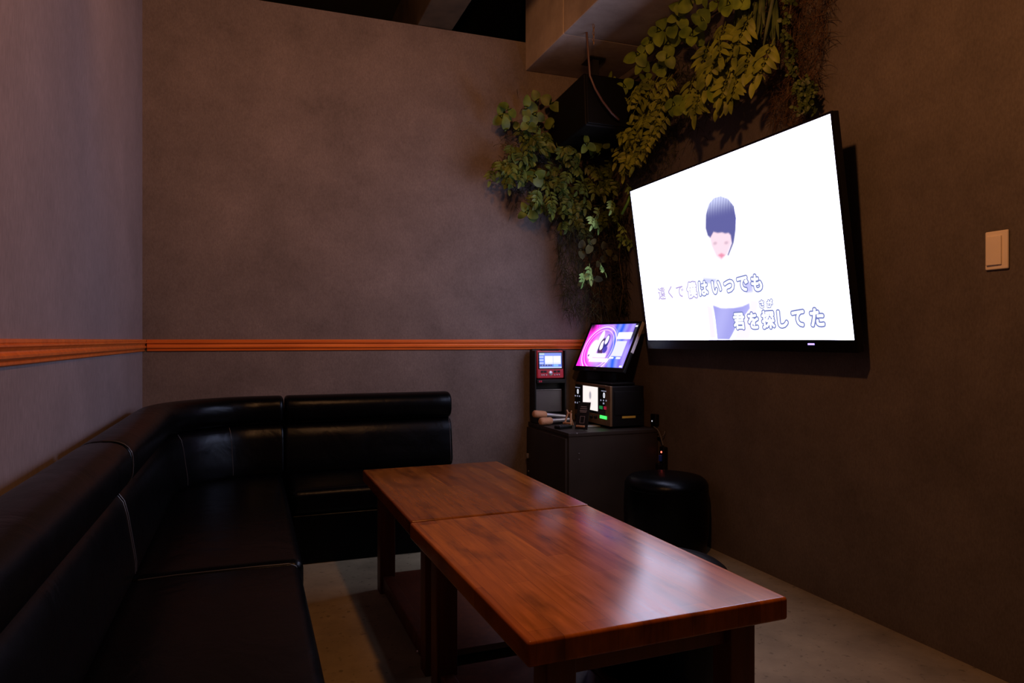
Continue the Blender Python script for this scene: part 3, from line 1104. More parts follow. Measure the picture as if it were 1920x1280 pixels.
for q in ((-0.018, 0, -0.026, MHt + 0.014), (MWd, MWd + 0.018, -0.026, MHt + 0.014), (0, MWd, -0.026, 0), (0, MWd, MHt, MHt + 0.014)):
    box(bm, q[0], q[1], q[2], q[3], -0.001, 0.002)
finish('bezel', bm, M['gloss'], mon, smooth=False)
bm = bmesh.new(); rbox(bm, MWd + 0.0182, MWd + 0.0212, 0.10, MHt + 0.014, -0.020, 0.001, 0.001, 2); finish('side_strip', bm, M['palegrey'], mon)
bm = bmesh.new(); box(bm, MWd * 0.42, MWd * 0.48, -0.016, -0.011, 0.002, 0.0026); finish('logo_bar', bm, M['grey'], mon, smooth=False)


def ad(x, y):
    u, v = x / MWd, y / MHt
    mag, vio, blu, cya = (1.2, 0.03, 0.85), (0.55, 0.22, 1.5), (0.03, 0.14, 1.15), (0.35, 0.75, 1.5)
    k = u + 0.12 * (v - 0.5)
    c = mixc(mag, vio, smooth(0.12, 0.40, k))
    c = mixc(c, blu, smooth(0.52, 0.66, k))
    c = mixc(c, (0.32, 0.20, 1.3), smooth(0.74, 0.90, k))
    st = 0.5 + 0.5 * math.sin(u * 46 + 2.2 * math.sin(v * 5))
    c = mixc(c, mixc(c, (1.0, 0.95, 1.7), 0.45), st * 0.5 * smooth(0.3, 0.6, u))
    # light ring
    q = math.hypot((u - 0.36) / 0.33, (v - 0.42) / 0.52)
    for r_, w, a in ((1.0, 0.045, 0.9), (0.86, 0.03, 0.7), (1.09, 0.02, 0.4)):
        b_ = (1 - smooth(0, w, abs(q - r_))) * a
        c = mixc(c, (1.5, 1.1, 1.8), b_)
    c = mixc(c, (1.1, 0.75, 1.5), (1 - smooth(0.5, 0.86, q)) * 0.45)
    # singers: pale figures, dark hair
    for a, b_, w, h, col in ((0.24, 0.40, 0.10, 0.24, (1.8, 1.7, 2.0)), (0.33, 0.62, 0.05, 0.24, (1.8, 1.6, 1.9)), (0.40, 0.48, 0.07, 0.22, (0.05, 0.03, 0.14)),
                             (0.40, 0.50, 0.04, 0.12, (1.6, 1.3, 1.6)), (0.47, 0.58, 0.06, 0.20, (0.04, 0.04, 0.28)), (0.465, 0.63, 0.035, 0.11, (1.6, 1.4, 1.8)),
                             (0.42, 0.32, 0.06, 0.08, (0.10, 0.03, 0.14)), (0.50, 0.40, 0.05, 0.09, (0.08, 0.06, 0.5)), (0.22, 0.26, 0.05, 0.04, (0.12, 0.02, 0.2))):
        q = math.hypot((u - a) / w, (v - b_) / h)
        c = mixc(c, col, 1 - smooth(0.75, 1.05, q))
    for u0, u1, v0, v1 in ((0.21, 0.56, 0.225, 0.305), (0.25, 0.64, 0.12, 0.195), (0.66, 0.94, 0.655, 0.80), (0.69, 0.89, 0.26, 0.60), (0.655, 0.74, 0.205, 0.23), (0.80, 0.88, 0.205, 0.23)):
        b_ = smooth(u0 - 0.012, u0 + 0.006, u) * (1 - smooth(u1 - 0.006, u1 + 0.012, u)) * smooth(v0 - 0.015, v0 + 0.008, v) * (1 - smooth(v1 - 0.008, v1 + 0.015, v))
        c = mixc(c, (1.5, 1.5, 1.7) if v0 > 0.6 or v1 < 0.5 else (0.9, 0.9, 1.05), b_)
    # dark side column with a small white tab
    b_ = smooth(0.925, 0.95, u - 0.02 * 0) * smooth(0.35, 0.75, v)
    c = mixc(c, (0.03, 0.03, 0.06), b_)
    if 0.945 < u < 0.99 and 0.925 < v < 0.965:
        c = (1.2, 1.2, 1.3)
    if 0.92 < u < 0.98 and 0.02 < v < 0.05:
        c = (1.2, 1.2, 1.5)
    b_ = (1 - smooth(0.04, 0.16, u)) * smooth(0.75, 1.0, v)
    c = mixc(c, (0.02, 0.01, 0.04), b_)
    return c


P = Pic(); P.grid(0, MWd, 0, MHt, 0.0006, 150, 90, ad); P.done('screen', mon)
# its foot on the machine
bm = bmesh.new()
MI = MM.inverted()
vv = rbox(bm, 1.925, 2.085, 3.56, 3.88, KZ1 + 0.0035, KZ1 + 0.018, 0.005, 2)
pc = MM @ Vector((MWd * 0.5, 0.09, -0.024))
vv += rbox(bm, pc.x + 0.005, pc.x + 0.045, pc.y - 0.05, pc.y + 0.05, KZ1 + 0.015, pc.z + 0.03, 0.008, 2)
xf(bm, vv, MI)
finish('stand', bm, M['plastic'], mon)

# ------------------------------------------------------------------ charging stand with the red song tablet
CSY = 3.955
sx0, sx1 = 1.602, 1.812
st = thing('charging_stand', 'tall black two-slot charging stand against the back wall on the cabinet', 'charging stand', (sx0, CSY, CZ))
w_ = sx1 - sx0
lean = Matrix.Translation((0, 0, 0)) @ Matrix.Rotation(math.radians(-5), 4, 'X')
bm = bmesh.new(); rbox(bm, 0, w_, -0.10, 0.03, 0.0, 0.035, 0.006, 2); finish('base', bm, M['plastic'], st)
bm = bmesh.new(); rbox(bm, 0.0, w_, 0.005, 0.040, 0.03, 0.445, 0.008, 2); finish('back_panel', bm, M['plastic'], st)
for x in (0.0, w_ - 0.012):
    bm = bmesh.new(); rbox(bm, x, x + 0.012, -0.045, 0.01, 0.03, 0.435, 0.004, 2); finish('side_wall', bm, M['plastic'], st)
bm = bmesh.new(); rbox(bm, 0.012, w_ - 0.012, -0.055, 0.006, 0.238, 0.262, 0.004, 2); finish('ledge', bm, M['plastic'], st)
bm = bmesh.new(); rbox(bm, 0.014, w_ - 0.014, -0.012, 0.004, 0.06, 0.195, 0.004, 2); rs = finish('slot_panel', bm, M['grey'], st)
bm = bmesh.new(); tube(bm, [(0.02, -0.016, 0.197), (w_ - 0.02, -0.016, 0.197)], 0.0025, 8); finish('slot_glint', bm, M['silver'], rs)  # glint along the top of the slot, modelled as a silver rod
bm = bmesh.new(); box(bm, 0.025, 0.032, -0.0565, -0.055, 0.246, 0.256); box(bm, 0.036, 0.043, -0.0565, -0.055, 0.246, 0.256); finish('red_light', bm, M['red_btn'], st, smooth=False)
# tablet
tb = thing('song_tablet', 'red song selection tablet with a lit blue and white screen in the stand', 'tablet', (sx0 + 0.003 + 0.0, CSY - 0.012, CZ + 0.264), 0)
tb.rotation_euler = (math.radians(-4), 0, 0)
tw, th_ = w_ - 0.006 + 0.018, 0.172
x_off = 0.0
bm = bmesh.new()
rbox(bm, x_off + 0.013, x_off + tw - 0.031, -0.034, -0.010, 0.0, th_, 0.010, 2, deform=lambda p: p)
finish('case', bm, M['red'], tb)
T0, T1 = 0.013, tw - 0.031
bm = bmesh.new(); rbox(bm, T0 + 0.010, T1 - 0.006, -0.037, -0.033, 0.058, th_ - 0.012, 0.003, 2); finish('screen_frame', bm, M['gloss'], tb)
P = Pic()


def ui(u, v):
    c = (0.13, 0.22, 0.85)
    if v > 0.86:
        c = (0.18, 0.28, 0.95) if u > 0.22 else (0.45, 0.62, 0.75)
    if 0.24 < u < 0.97 and 0.26 < v < 0.82:
        c = (0.95, 0.95, 1.1)
        if abs(u - 0.62) < 0.008 or abs(v - 0.32) < 0.01:
            c = (0.45, 0.55, 0.95)
    if u < 0.2 and 0.28 < v < 0.84:
        c = (0.55, 0.62, 1.1) if int(v * 10) % 2 else (0.14, 0.25, 0.95)
    if 0.02 < u < 0.56 and 0.13 < v < 0.25:
        c = (0.05, 0.06, 0.25) if int(u * 26) % 3 else (0.25, 0.3, 0.6)
    if 0.62 < u < 0.86 and 0.12 < v < 0.24:
        c = (0.25, 0.55, 0.95)
    if v < 0.1:
        c = (0.55, 0.68, 1.0)
    return c


sxa, sxb, sza, szb = T0 + 0.016, T1 - 0.016, 0.063, th_ - 0.018
P.grid(0, 1, 0, 1, 0, 50, 40, ui)
for v in P.bm.verts:
    v.co = Vector((sxa + (sxb - sxa) * v.co.x, -0.0376, sza + (szb - sza) * v.co.y))
me = bpy.data.meshes.new('screen'); P.bm.normal_update(); P.bm.to_mesh(me); P.bm.free(); me.materials.append(M['pic'])
o = bpy.data.objects.new('screen', me); COL.objects.link(o); o.parent = tb
xm = (T0 + T1) / 2
bm = bmesh.new(); rbox(bm, T0 + 0.03, T1 - 0.03, -0.036, -0.012, th_ - 0.004, th_ + 0.004, 0.003, 2); finish('top_clip', bm, M['plastic'], tb)
bm = bmesh.new(); lathe(bm, [(0, 0.004), (0.010, 0.004), (0.014, 0.002), (0.014, 0)], 24, Matrix.Translation((xm, -0.033, 0.032)) @ Matrix.Rotation(math.pi / 2, 4, 'X')); finish('control_dial', bm, M['silver'], tb)
for k, x in enumerate((-0.058, -0.045, -0.028, 0.026, 0.041, 0.056)):
    bm = bmesh.new(); lathe(bm, [(0, 0.004), (0.0035, 0.0038), (0.005, 0.002), (0.005, 0)], 14, Matrix.Translation((xm + x, -0.033, 0.022)) @ Matrix.Rotation(math.pi / 2, 4, 'X'))
    finish('button', bm, M['silver'], tb)
for x in (-0.055, -0.035, 0.03, 0.054):
    bm = bmesh.new(); rbox(bm, xm + x - 0.009, xm + x + 0.009, -0.036, -0.033, 0.036, 0.048, 0.001, 2, edge=2); finish('button', bm, M['plastic'], tb)

# ------------------------------------------------------------------ microphones, easels, card on the cabinet top
def mic(label, p, d, rest):
    t = thing('microphone', label, 'microphone', p, 0, 'microphones lying on the cabinet')
    t.rotation_euler = Vector(d).to_track_quat('X', 'Z').to_euler()
    mt = Matrix.Rotation(math.pi / 2, 4, 'Y')
    bm = bmesh.new(); lathe(bm, [(0, 0.045), (0.0125, 0.045), (0.0135, 0.055), (0.0128, 0.10), (0.0118, 0.17), (0.011, 0.178), (0, 0.179)], 24, mt); finish('handle', bm, M['silver'], t)
    bm = bmesh.new(); lathe(bm, [(0, -0.040), (0.014, -0.039), (0.0205, -0.033), (0.0225, -0.022), (0.0225, 0.030), (0.021, 0.042), (0.017, 0.047), (0.012, 0.049), (0, 0.049)], 28, mt); finish('head_cover', bm, M['cover'], t)
    return t


p = at_y(1022, 790, 3.79)
mic('silver microphone with tan head cover lying in front on the cabinet', (p.x, 3.79, CZ + 0.0245), (1.0, 0.25, -0.01), 0)
p = at_y(1013, 785, 3.845)
mic('silver microphone with tan head cover lying behind the other microphone', (p.x - 0.008, 3.846, CZ + 0.060), (1.0, 0.10, -0.12), 0)


def easel(label, p, rz):
    t = thing('wooden_easel', label, 'easel', p, rz, 'small tan wooden easels on the cabinet')
    for s in (-1, 1):
        bm = bmesh.new()
        tube(bm, [(s * 0.022, -0.02, 0.004), (s * 0.010, 0.005, 0.075)], 0.0052, 8)
        finish('leg', bm, M['tan'], t)
    bm = bmesh.new(); tube(bm, [(0, 0.045, 0.004), (0, 0.004, 0.078)], 0.0052, 8); finish('rear_leg', bm, M['tan'], t)
    bm = bmesh.new(); rbox(bm, -0.026, 0.026, -0.030, -0.010, 0.016, 0.026, 0.002, 2); finish('ledge', bm, M['tan'], t)
    bm = bmesh.new(); tube(bm, [(-0.006, 0.004, 0.07), (-0.018, 0.003, 0.094)], 0.0045, 8); tube(bm, [(0.006, 0.004, 0.07), (0.014, 0.003, 0.09)], 0.0045, 8); finish('horn', bm, M['tan'], t)
    return t


p = at_z(1067, 799, CZ)
easel('small empty tan wooden easel beside the microphones', (p.x, p.y, CZ), math.radians(-55))
p = at_z(1092, 805, CZ)
easel('small tan wooden easel propping the black menu card', (p.x, p.y, CZ), math.radians(-52))
card = thing('menu_card', 'small black menu card leaning on a wooden easel in front of machine', 'card', (p.x - 0.012, p.y - 0.016, CZ + 0.001), math.radians(-52))
bm = bmesh.new()
cm = Matrix.Rotation(math.radians(-17), 4, 'X')
rbox(bm, -0.038, 0.038, -0.004, -0.001, 0.0, 0.155, 0.001, 2, mat=cm @ Matrix.Translation((0, -0.006, 0)))
finish('card', bm, M['plastic'], card)
bm = bmesh.new()
for z, hw in ((0.128, 0.017), (0.117, 0.020), (0.106, 0.022), (0.098, 0.019)):
    box(bm, -hw, hw, -0.0113, -0.0102, z - 0.002, z + 0.002, mat=cm)
finish('printed_lines', bm, M['ink'], card, smooth=False)
bm = bmesh.new()
for q in ((-0.014, 0.014, 0.035, 0.037), (-0.014, 0.014, 0.073, 0.075), (-0.014, -0.012, 0.037, 0.073), (0.012, 0.014, 0.037, 0.073)):
    box(bm, q[0], q[1], -0.0113, -0.0102, q[2], q[3], mat=cm)
finish('printed_frame', bm, M['ink'], card, smooth=False)
p = at_z(1056, 804, CZ)
rm = thing('remote_control', 'flat black remote control lying on the cabinet edge', 'remote', (p.x + 0.01, p.y + 0.02, CZ), math.radians(20))
bm = bmesh.new(); rbox(bm, -0.05, 0.05, -0.025, 0.025, 0.0, 0.018, 0.005, 2); finish('body', bm, M['plastic'], rm)
for k in range(4):
    bm = bmesh.new(); rbox(bm, -0.035 + k * 0.02, -0.025 + k * 0.02, -0.008, 0.008, 0.018, 0.020, 0.001, 2, edge=2); finish('button', bm, M['grey'], rm)
p = at_z(1112, 800, CZ)
bm = bmesh.new(); rbox(bm, -0.07, 0.04, -0.035, 0.035, 0.0, 0.003, 0.001, 2)
ls = finish('paper_leaflet', bm, M['paper'], None, loc=(p.x + 0.02, p.y + 0.035, CZ))
ls.rotation_euler = (0, 0, math.radians(5))
tag(ls, 'grey paper leaflet lying flat on the cabinet beside the menu card', 'leaflet')

# ------------------------------------------------------------------ plug strip and cables between cabinet and right wall
p = at_x(1243, 849, XR - 0.02)
ps = thing('power_strip', 'black power strip on the right wall with a red light and blue plug', 'power strip', (XR, p.y, p.z))
bm = bmesh.new(); rbox(bm, -0.030, -0.001, -0.022, 0.022, -0.14, 0.035, 0.006, 2); finish('body', bm, M['plastic'], ps)
bm = bmesh.new(); lathe(bm, [(0, 0.004), (0.004, 0.003), (0.0055, 0)], 14, Matrix.Translation((-0.030, 0.0, 0.006)) @ Matrix.Rotation(-math.pi / 2, 4, 'Y')); finish('red_light', bm, M['red_led'], ps)
bm = bmesh.new(); rbox(bm, -0.046, -0.030, -0.012, 0.006, -0.045, -0.010, 0.004, 2); finish('blue_plug', bm, M['blue'], ps)
bm = bmesh.new(); rbox(bm, -0.060, -0.030, -0.018, 0.016, -0.095, -0.055, 0.005, 2); finish('black_plug', bm, M['plastic'], ps)
pts = [at_x(1226, 800, XR - 0.03), at_x(1232, 804, XR - 0.035), at_x(1237, 812, XR - 0.035), at_x(1240, 822, XR - 0.03), at_x(1243, 834, XR - 0.025), (XR - 0.016, p.y + 0.006, p.z + 0.036)]
bm = bmesh.new(); tube(bm, pts, 0.0035, 8); tag(finish('power_cable', bm, M['greycable']), 'grey power cable running down to the wall power strip', 'cable')
pts = [at_x(1247, 808, XR - 0.01), at_x(1245, 815, XR - 0.016), at_x(1240, 819, XR - 0.022), at_x(1235, 818, XR - 0.02), at_x(1232, 817, XR - 0.012)]
bm = bmesh.new(); tube(bm, pts, 0.003, 8); tag(finish('wall_cable', bm, M['greycable']), 'short grey cable loop on the right wall above the power strip', 'cable')
p = at_x(1222, 789, XR - 0.03)
ad_ = thing('plug_adapter', 'small dark plug adapter with a tiny white light beside karaoke machine', 'adapter', (XR, p.y, p.z))
bm = bmesh.new(); rbox(bm, -0.028, -0.001, -0.035, 0.020, -0.022, 0.040, 0.006, 2); finish('body', bm, M['plastic'], ad_)
bm = bmesh.new(); lathe(bm, [(0, 0.003), (0.003, 0.002), (0.004, 0)], 12, Matrix.Translation((-0.028, 0.0, 0.0)) @ Matrix.Rotation(-math.pi / 2, 4, 'Y')); finish('white_light', bm, M['white_led'], ad_)

# ------------------------------------------------------------------ light switch
q0 = at_x(1850, 470, XR); q1 = at_x(1894, 470, XR)
zc = (at_x(1872, 431, XR).z + at_x(1872, 507, XR).z) / 2
yc = (q0.y + q1.y) / 2
hw = 0.036; hh = 0.060
sw = thing('light_switch', 'cream wall switch plate with a wide rocker on the right wall', 'switch', (XR, yc, zc))
bm = bmesh.new(); rbox(bm, -0.009, -0.0003, -hw, hw, -hh, hh, 0.004, 2); finish('plate', bm, M['cream'], sw)
bm = bmesh.new(); rbox(bm, -0.0135, -0.0085, -hw + 0.018, hw - 0.007, -hh + 0.014, hh - 0.016, 0.002, 2,
                       deform=lambda p: Vector((p.x - (0.003 * (p.y + 0.036) / 0.072 if p.x < -0.011 else 0), p.y, p.z))); finish('rocker', bm, M['cream'], sw)

# ------------------------------------------------------------------ loudspeaker hung in the corner under the concrete beam
sp = thing('loudspeaker', 'black loudspeaker hung in the top corner among the vines', 'speaker', (1.90, 3.70, 2.36))
sp.rotation_euler = (math.radians(-4), 0, 0)
bm = bmesh.new(); rbox(bm, -0.18, 0.18, -0.22, 0.25, -0.15, 0.145, 0.012, 2); finish('cabinet', bm, M['speaker'], sp)
bm = bmesh.new(); rbox(bm, -0.17, 0.17, -0.232, -0.221, -0.14, 0.135, 0.006, 2); finish('grille', bm, M['speaker'], sp)
bm = bmesh.new(); box(bm, -0.02, 0.02, -0.03, 0.03, 0.1455, 0.335, mat=None); box(bm, -0.05, 0.05, -0.06, 0.06, 0.329, 0.335); finish('hanging_bracket', bm, M['steel'], sp, smooth=False)
bm = bmesh.new()
pts = [(SOX + 0.20, 3.30, 2.66), (SOX + 0.165, 3.30, 2.58), (SOX + 0.16, 3.34, 2.50), (SOX + 0.175, 3.37, 2.42), (SOX + 0.21, 3.40, 2.34), (SOX + 0.24, 3.42, 2.29)]
cb = [at_y(1100, 122, 3.40), at_y(1106, 142, 3.40), at_y(1116, 166, 3.40), at_y(1130, 190, 3.40), at_y(1147, 212, 3.40), at_y(1160, 224, 3.43)]
cb[0] = Vector((cb[0].x, cb[0].y, SOZ - 0.001))
tube(bm, cb, 0.006, 8)
tag(finish('speaker_cable', bm, M['browncable']), 'brown speaker cable curving down past the black loudspeaker', 'cable')
bm = bmesh.new()
c0 = at_y(1113, 114, 3.30)
for k in range(6):
    zz = SOZ - 0.012 - k * 0.017
    ring = []
    for a in range(13):
        t_ = 2 * math.pi * a / 12
        q = Vector((0.005 * math.cos(t_), 0, 0.0115 * math.sin(t_)))
        if k % 2:
            q = Vector((0, q.x, q.z))
        ring.append((c0.x + q.x, 3.30 + q.y, zz + q.z))
    tube(bm, ring, 0.0018, 6, False)
tag(finish('safety_chain', bm, M['brass']), 'short brass safety chain hanging from the concrete beam', 'chain')

# ------------------------------------------------------------------ artificial vines
def leaf(bm, base, d, n_, L, Wd, fold=0.25, curl=0.25, tip=0.8):
    d = d.normalized()
    n_ = (n_ - d * n_.dot(d))
    if n_.length < 1e-5:
        n_ = d.orthogonal()
    n_.normalize()
    s = d.cross(n_)
    rows = []
    K = 8
    for i in range(K + 1):
        t = i / K
        w = Wd * 0.5 * (max(0.0, math.sin(math.pi * t ** tip)) ** 0.62)
        c = base + d * (L * t) - n_ * (curl * L * t * t)
        if i in (0, K):
            rows.append([bm.verts.new(c)])
        else:
            rows.append([bm.verts.new(c - s * w + n_ * fold * w), bm.verts.new(c), bm.verts.new(c + s * w + n_ * fold * w)])
    for a, b_ in zip(rows, rows[1:]):
        if len(a) == 1:
            bm.faces.new((a[0], b_[0], b_[1])); bm.faces.new((a[0], b_[1], b_[2]))
        elif len(b_) == 1:
            bm.faces.new((a[0], a[1], b_[0])); bm.faces.new((a[1], a[2], b_[0]))
        else:
            bm.faces.new((a[0], a[1], b_[1], b_[0])); bm.faces.new((a[1], a[2], b_[2], b_[1]))


def rv(s=1.0):
    return Vector((random.uniform(-s, s), random.uniform(-s, s), random.uniform(-s, s)))


def pinnate(lb, sb, base, d, n_, L, pairs, ll, lw, droop=0.5):
    """feather-shaped spray: stem with leaf pairs and one end leaf"""
    pts = []
    p = Vector(base); dd = d.normalized()
    step = L / (pairs + 1)
    for i in range(pairs + 2):
        pts.append(p.copy())
        p = p + dd * step
        dd = (dd + Vector((0, 0, -1)) * droop / (pairs + 1)).normalized()
    tube(sb, pts, [0.0022 * (1 - 0.6 * i / len(pts)) for i in range(len(pts))], 5)
    for i in range(1, len(pts) - 1):
        t = i / (len(pts) - 1)
        dd = (pts[i + 1] - pts[i - 1]).normalized()
        nn_ = (n_ - dd * n_.dot(dd)).normalized()
        s = dd.cross(nn_)
        k = ll * (0.75 + 0.5 * math.sin(math.pi * min(1, t + 0.15)))
        for sg in (-1, 1):
            ld = dd * 0.62 + s * sg + rv(0.16) + Vector((0, 0, -0.15))
            leaf(lb, pts[i], ld, nn_ + rv(0.22), k * random.uniform(0.85, 1.1), lw, 0.3, 0.18 + random.uniform(0, 0.2), 0.85)
    leaf(lb, pts[-1], dd + rv(0.1), n_ + rv(0.2), ll * 1.15, lw * 1.1, 0.25, 0.2, 0.9)


def rosette(lb, sb, base, d, n_, k, L, Wd):
    """short stalk carrying a few broad leaves"""
    p1 = base + d.normalized() * L * 0.5
    tube(sb, [base, p1], 0.0025, 5)
    a0 = random.uniform(0, 6.28)
    n_ = n_.normalized()
    a = n_.orthogonal().normalized(); b_ = n_.cross(a)
    for i in range(k):
        t = a0 + 2 * math.pi * i / k + random.uniform(-0.35, 0.35)
        ld = a * math.cos(t) + b_ * math.sin(t) + Vector((0, 0, -0.25)) + n_ * random.uniform(0.0, 0.35)
        sc_ = random.uniform(0.75, 1.15)
        leaf(lb, p1, ld, n_ + rv(0.35), L * sc_, Wd * sc_, 0.22, random.uniform(0.05, 0.3), 0.86)


def strand(bm, p, d, L, w, droop=1.0, k=4):
    """thin grassy blade, three-sided"""
    pts = []
    d = d.normalized(); q = Vector(p)
    for i in range(k + 1):
        pts.append(q.copy())
        q = q + d * (L / k)
        d = (d + Vector((0, 0, -droop / k)) + rv(0.16)).normalized()
    tube(bm, pts, [w * (1 - 0.8 * i / k) for i in range(k + 1)], 3, False)


def plant(name, label, cat='vine', group='artificial vines on the walls'):
    t = thing(name, label, cat, (0, 0, 0), 0, group)
    return t, bmesh.new(), bmesh.new()


def clampp(p, m=0.004):
    if p.x > XR - m:
        p.x = XR - m
    if p.y > YB - m:
        p.y = YB - m
    if p.x > SOX and p.z > SOZ - m:
        p.z = SOZ - m


def done_plant(t, lb, sb, leafm, stemm='stem', extra=()):
    for bm in (lb, sb) + tuple(b_ for _, b_, _ in extra):
        for v in bm.verts:
            clampp(v.co)
    c = Vector((0, 0, 0)); n_ = 0
    for v in lb.verts:
        c += v.co; n_ += 1
    c /= max(1, n_)
    t.location = c
    mv = Matrix.Translation(-c)
    for nm, bm, m in (('foliage', lb, leafm), ('stem', sb, stemm)) + tuple(extra):
        if len(bm.verts) == 0:
            bm.free(); continue
        bmesh.ops.transform(bm, matrix=mv, verts=bm.verts[:])
        me = bpy.data.meshes.new(nm)
        bm.to_mesh(me); bm.free()
        me.materials.append(M[leafm] if m == leafm else M[m])
        for p in me.polygons:
            p.use_smooth = True
        o = bpy.data.objects.new(nm, me); COL.objects.link(o); o.parent = t


def rpt(px, py, depth):
    return at_x(px, py, XR - depth)


def bpt(px, py, depth):
    return at_y(px, py, YB - depth)


def vine(sb, f, pxs, depth, r=0.005):
    pts = [f(px + random.uniform(-3, 3), py, depth + random.uniform(-0.012, 0.012)) for px, py in pxs]
    tube(sb, pts, r, 7)


TOCAM_R = Vector((-0.8, -0.45, -0.15))
TOCAM_B = Vector((-0.15, -0.95, -0.1))
OUT_R = Vector((-1, -0.1, 0.1))
OUT_B = Vector((0, -1, 0.1))
DOWN = Vector((0, 0, -1))


def scatter(n, P, rad):
    """n measured points with some scatter round each"""
    out = []
    for k in range(n):
        px, py = P[k % len(P)]
        out.append((px + random.gauss(0, rad), py + random.gauss(0, rad)))
    return out


# 1 broad leaves along the joint of the concrete beam and the right wall
t, lb, sb = plant('broadleaf_vine', 'broad round-leaved vine under the concrete beam, right of the loudspeaker')
vine(sb, rpt, [(1150, 165), (1190, 140), (1230, 110), (1270, 75), (1310, 45), (1350, 20)], 0.05)
pts = [(1275, 34), (1262, 48), (1305, 8), (1345, 6), (1225, 82), (1258, 84), (1200, 104), (1212, 120), (1148, 152), (1172, 166), (1240, 60), (1290, 60), (1320, 40),
       (1318, 95), (1300, 70), (1240, 130), (1215, 150), (1188, 182), (1255, 110), (1322, 20), (1280, 10), (1370, 12), (1395, 5), (1282, 205), (1300, 195), (1350, 195), (1265, 200)]
for px, py in pts:
    b_ = rpt(px, py, random.uniform(0.10, 0.24))
    rosette(lb, lb, b_ - Vector((-0.03, -0.01, -0.02)), OUT_R + DOWN * 0.3, TOCAM_R + rv(0.35), random.choice((2, 3, 3)), random.uniform(0.060, 0.085), random.uniform(0.052, 0.07))
done_plant(t, lb, sb, 'broad')

# 2 feathered sprays hanging above the television
t, lb, sb = plant('feather_leaf_vine', 'yellow-green feather-leaved vine hanging from the beam, above the television')
vine(sb, rpt, [(1440, 30), (1400, 70), (1360, 100), (1320, 130), (1290, 160)], 0.06)
for px, py in [(1345, 60), (1360, 40), (1330, 80), (1375, 70), (1385, 90), (1405, 95), (1420, 98), (1350, 95), (1365, 110), (1330, 120), (1345, 130), (1385, 125), (1370, 135),
               (1310, 165), (1318, 175), (1365, 155), (1375, 150), (1390, 135), (1335, 110), (1415, 25), (1405, 60), (1455, 68), (1300, 140)]:
    b_ = rpt(px + random.uniform(-4, 4), py + random.uniform(-4, 4), random.uniform(0.10, 0.22))
    d = DOWN * random.uniform(0.6, 1.2) + Vector((-0.35, random.uniform(-0.7, 0.5), 0))
    pinnate(lb, lb, b_, d, TOCAM_R + rv(0.3), random.uniform(0.10, 0.17), random.choice((3, 4)), random.uniform(0.052, 0.070), 0.025)
done_plant(t, lb, sb, 'pinn')

# 3 feathered sprays right of the loudspeaker, going down to the television corner
t, lb, sb = plant('feather_leaf_vine', 'dull green feather-leaved vine trailing between the loudspeaker and the television')
vine(sb, rpt, [(1270, 130), (1235, 170), (1215, 210), (1200, 250), (1185, 290), (1178, 330)], 0.05)
for px, py in [(1160, 195), (1150, 210), (1170, 205), (1185, 215), (1205, 225), (1195, 240), (1220, 215), (1185, 255), (1200, 262), (1175, 250), (1185, 290), (1190, 300), (1178, 282),
               (1220, 190), (1240, 200), (1215, 175), (1245, 180), (1260, 150), (1250, 230), (1225, 245), (1230, 160), (1210, 280), (1170, 230), (1158, 255), (1180, 185), (1200, 170)] * 2:
    b_ = rpt(px + random.uniform(-8, 8), py - 14 + random.uniform(-6, 6), random.uniform(0.08, 0.2))
    d = DOWN * random.uniform(0.5, 1.1) + Vector((-0.4, random.uniform(-0.6, 0.7), 0))
    pinnate(lb, lb, b_, d, TOCAM_R + rv(0.4), random.uniform(0.08, 0.15), random.choice((3, 4)), random.uniform(0.038, 0.055), 0.02)
done_plant(t, lb, sb, 'pinn')

# 4 broad leaves on the back wall, left of the speaker and beneath it
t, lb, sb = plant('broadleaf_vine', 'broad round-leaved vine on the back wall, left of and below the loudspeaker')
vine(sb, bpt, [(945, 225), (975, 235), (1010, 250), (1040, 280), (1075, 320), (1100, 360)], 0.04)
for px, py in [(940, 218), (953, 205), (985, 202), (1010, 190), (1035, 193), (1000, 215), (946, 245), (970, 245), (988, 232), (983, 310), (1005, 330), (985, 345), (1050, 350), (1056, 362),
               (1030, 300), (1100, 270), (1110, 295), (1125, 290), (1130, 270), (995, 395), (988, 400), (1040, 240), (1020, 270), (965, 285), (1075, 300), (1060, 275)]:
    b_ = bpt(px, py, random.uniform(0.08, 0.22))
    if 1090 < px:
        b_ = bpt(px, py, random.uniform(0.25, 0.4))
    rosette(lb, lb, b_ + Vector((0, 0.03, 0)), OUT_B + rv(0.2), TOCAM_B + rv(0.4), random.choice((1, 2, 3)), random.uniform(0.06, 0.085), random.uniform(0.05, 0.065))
done_plant(t, lb, sb, 'broad_dim')

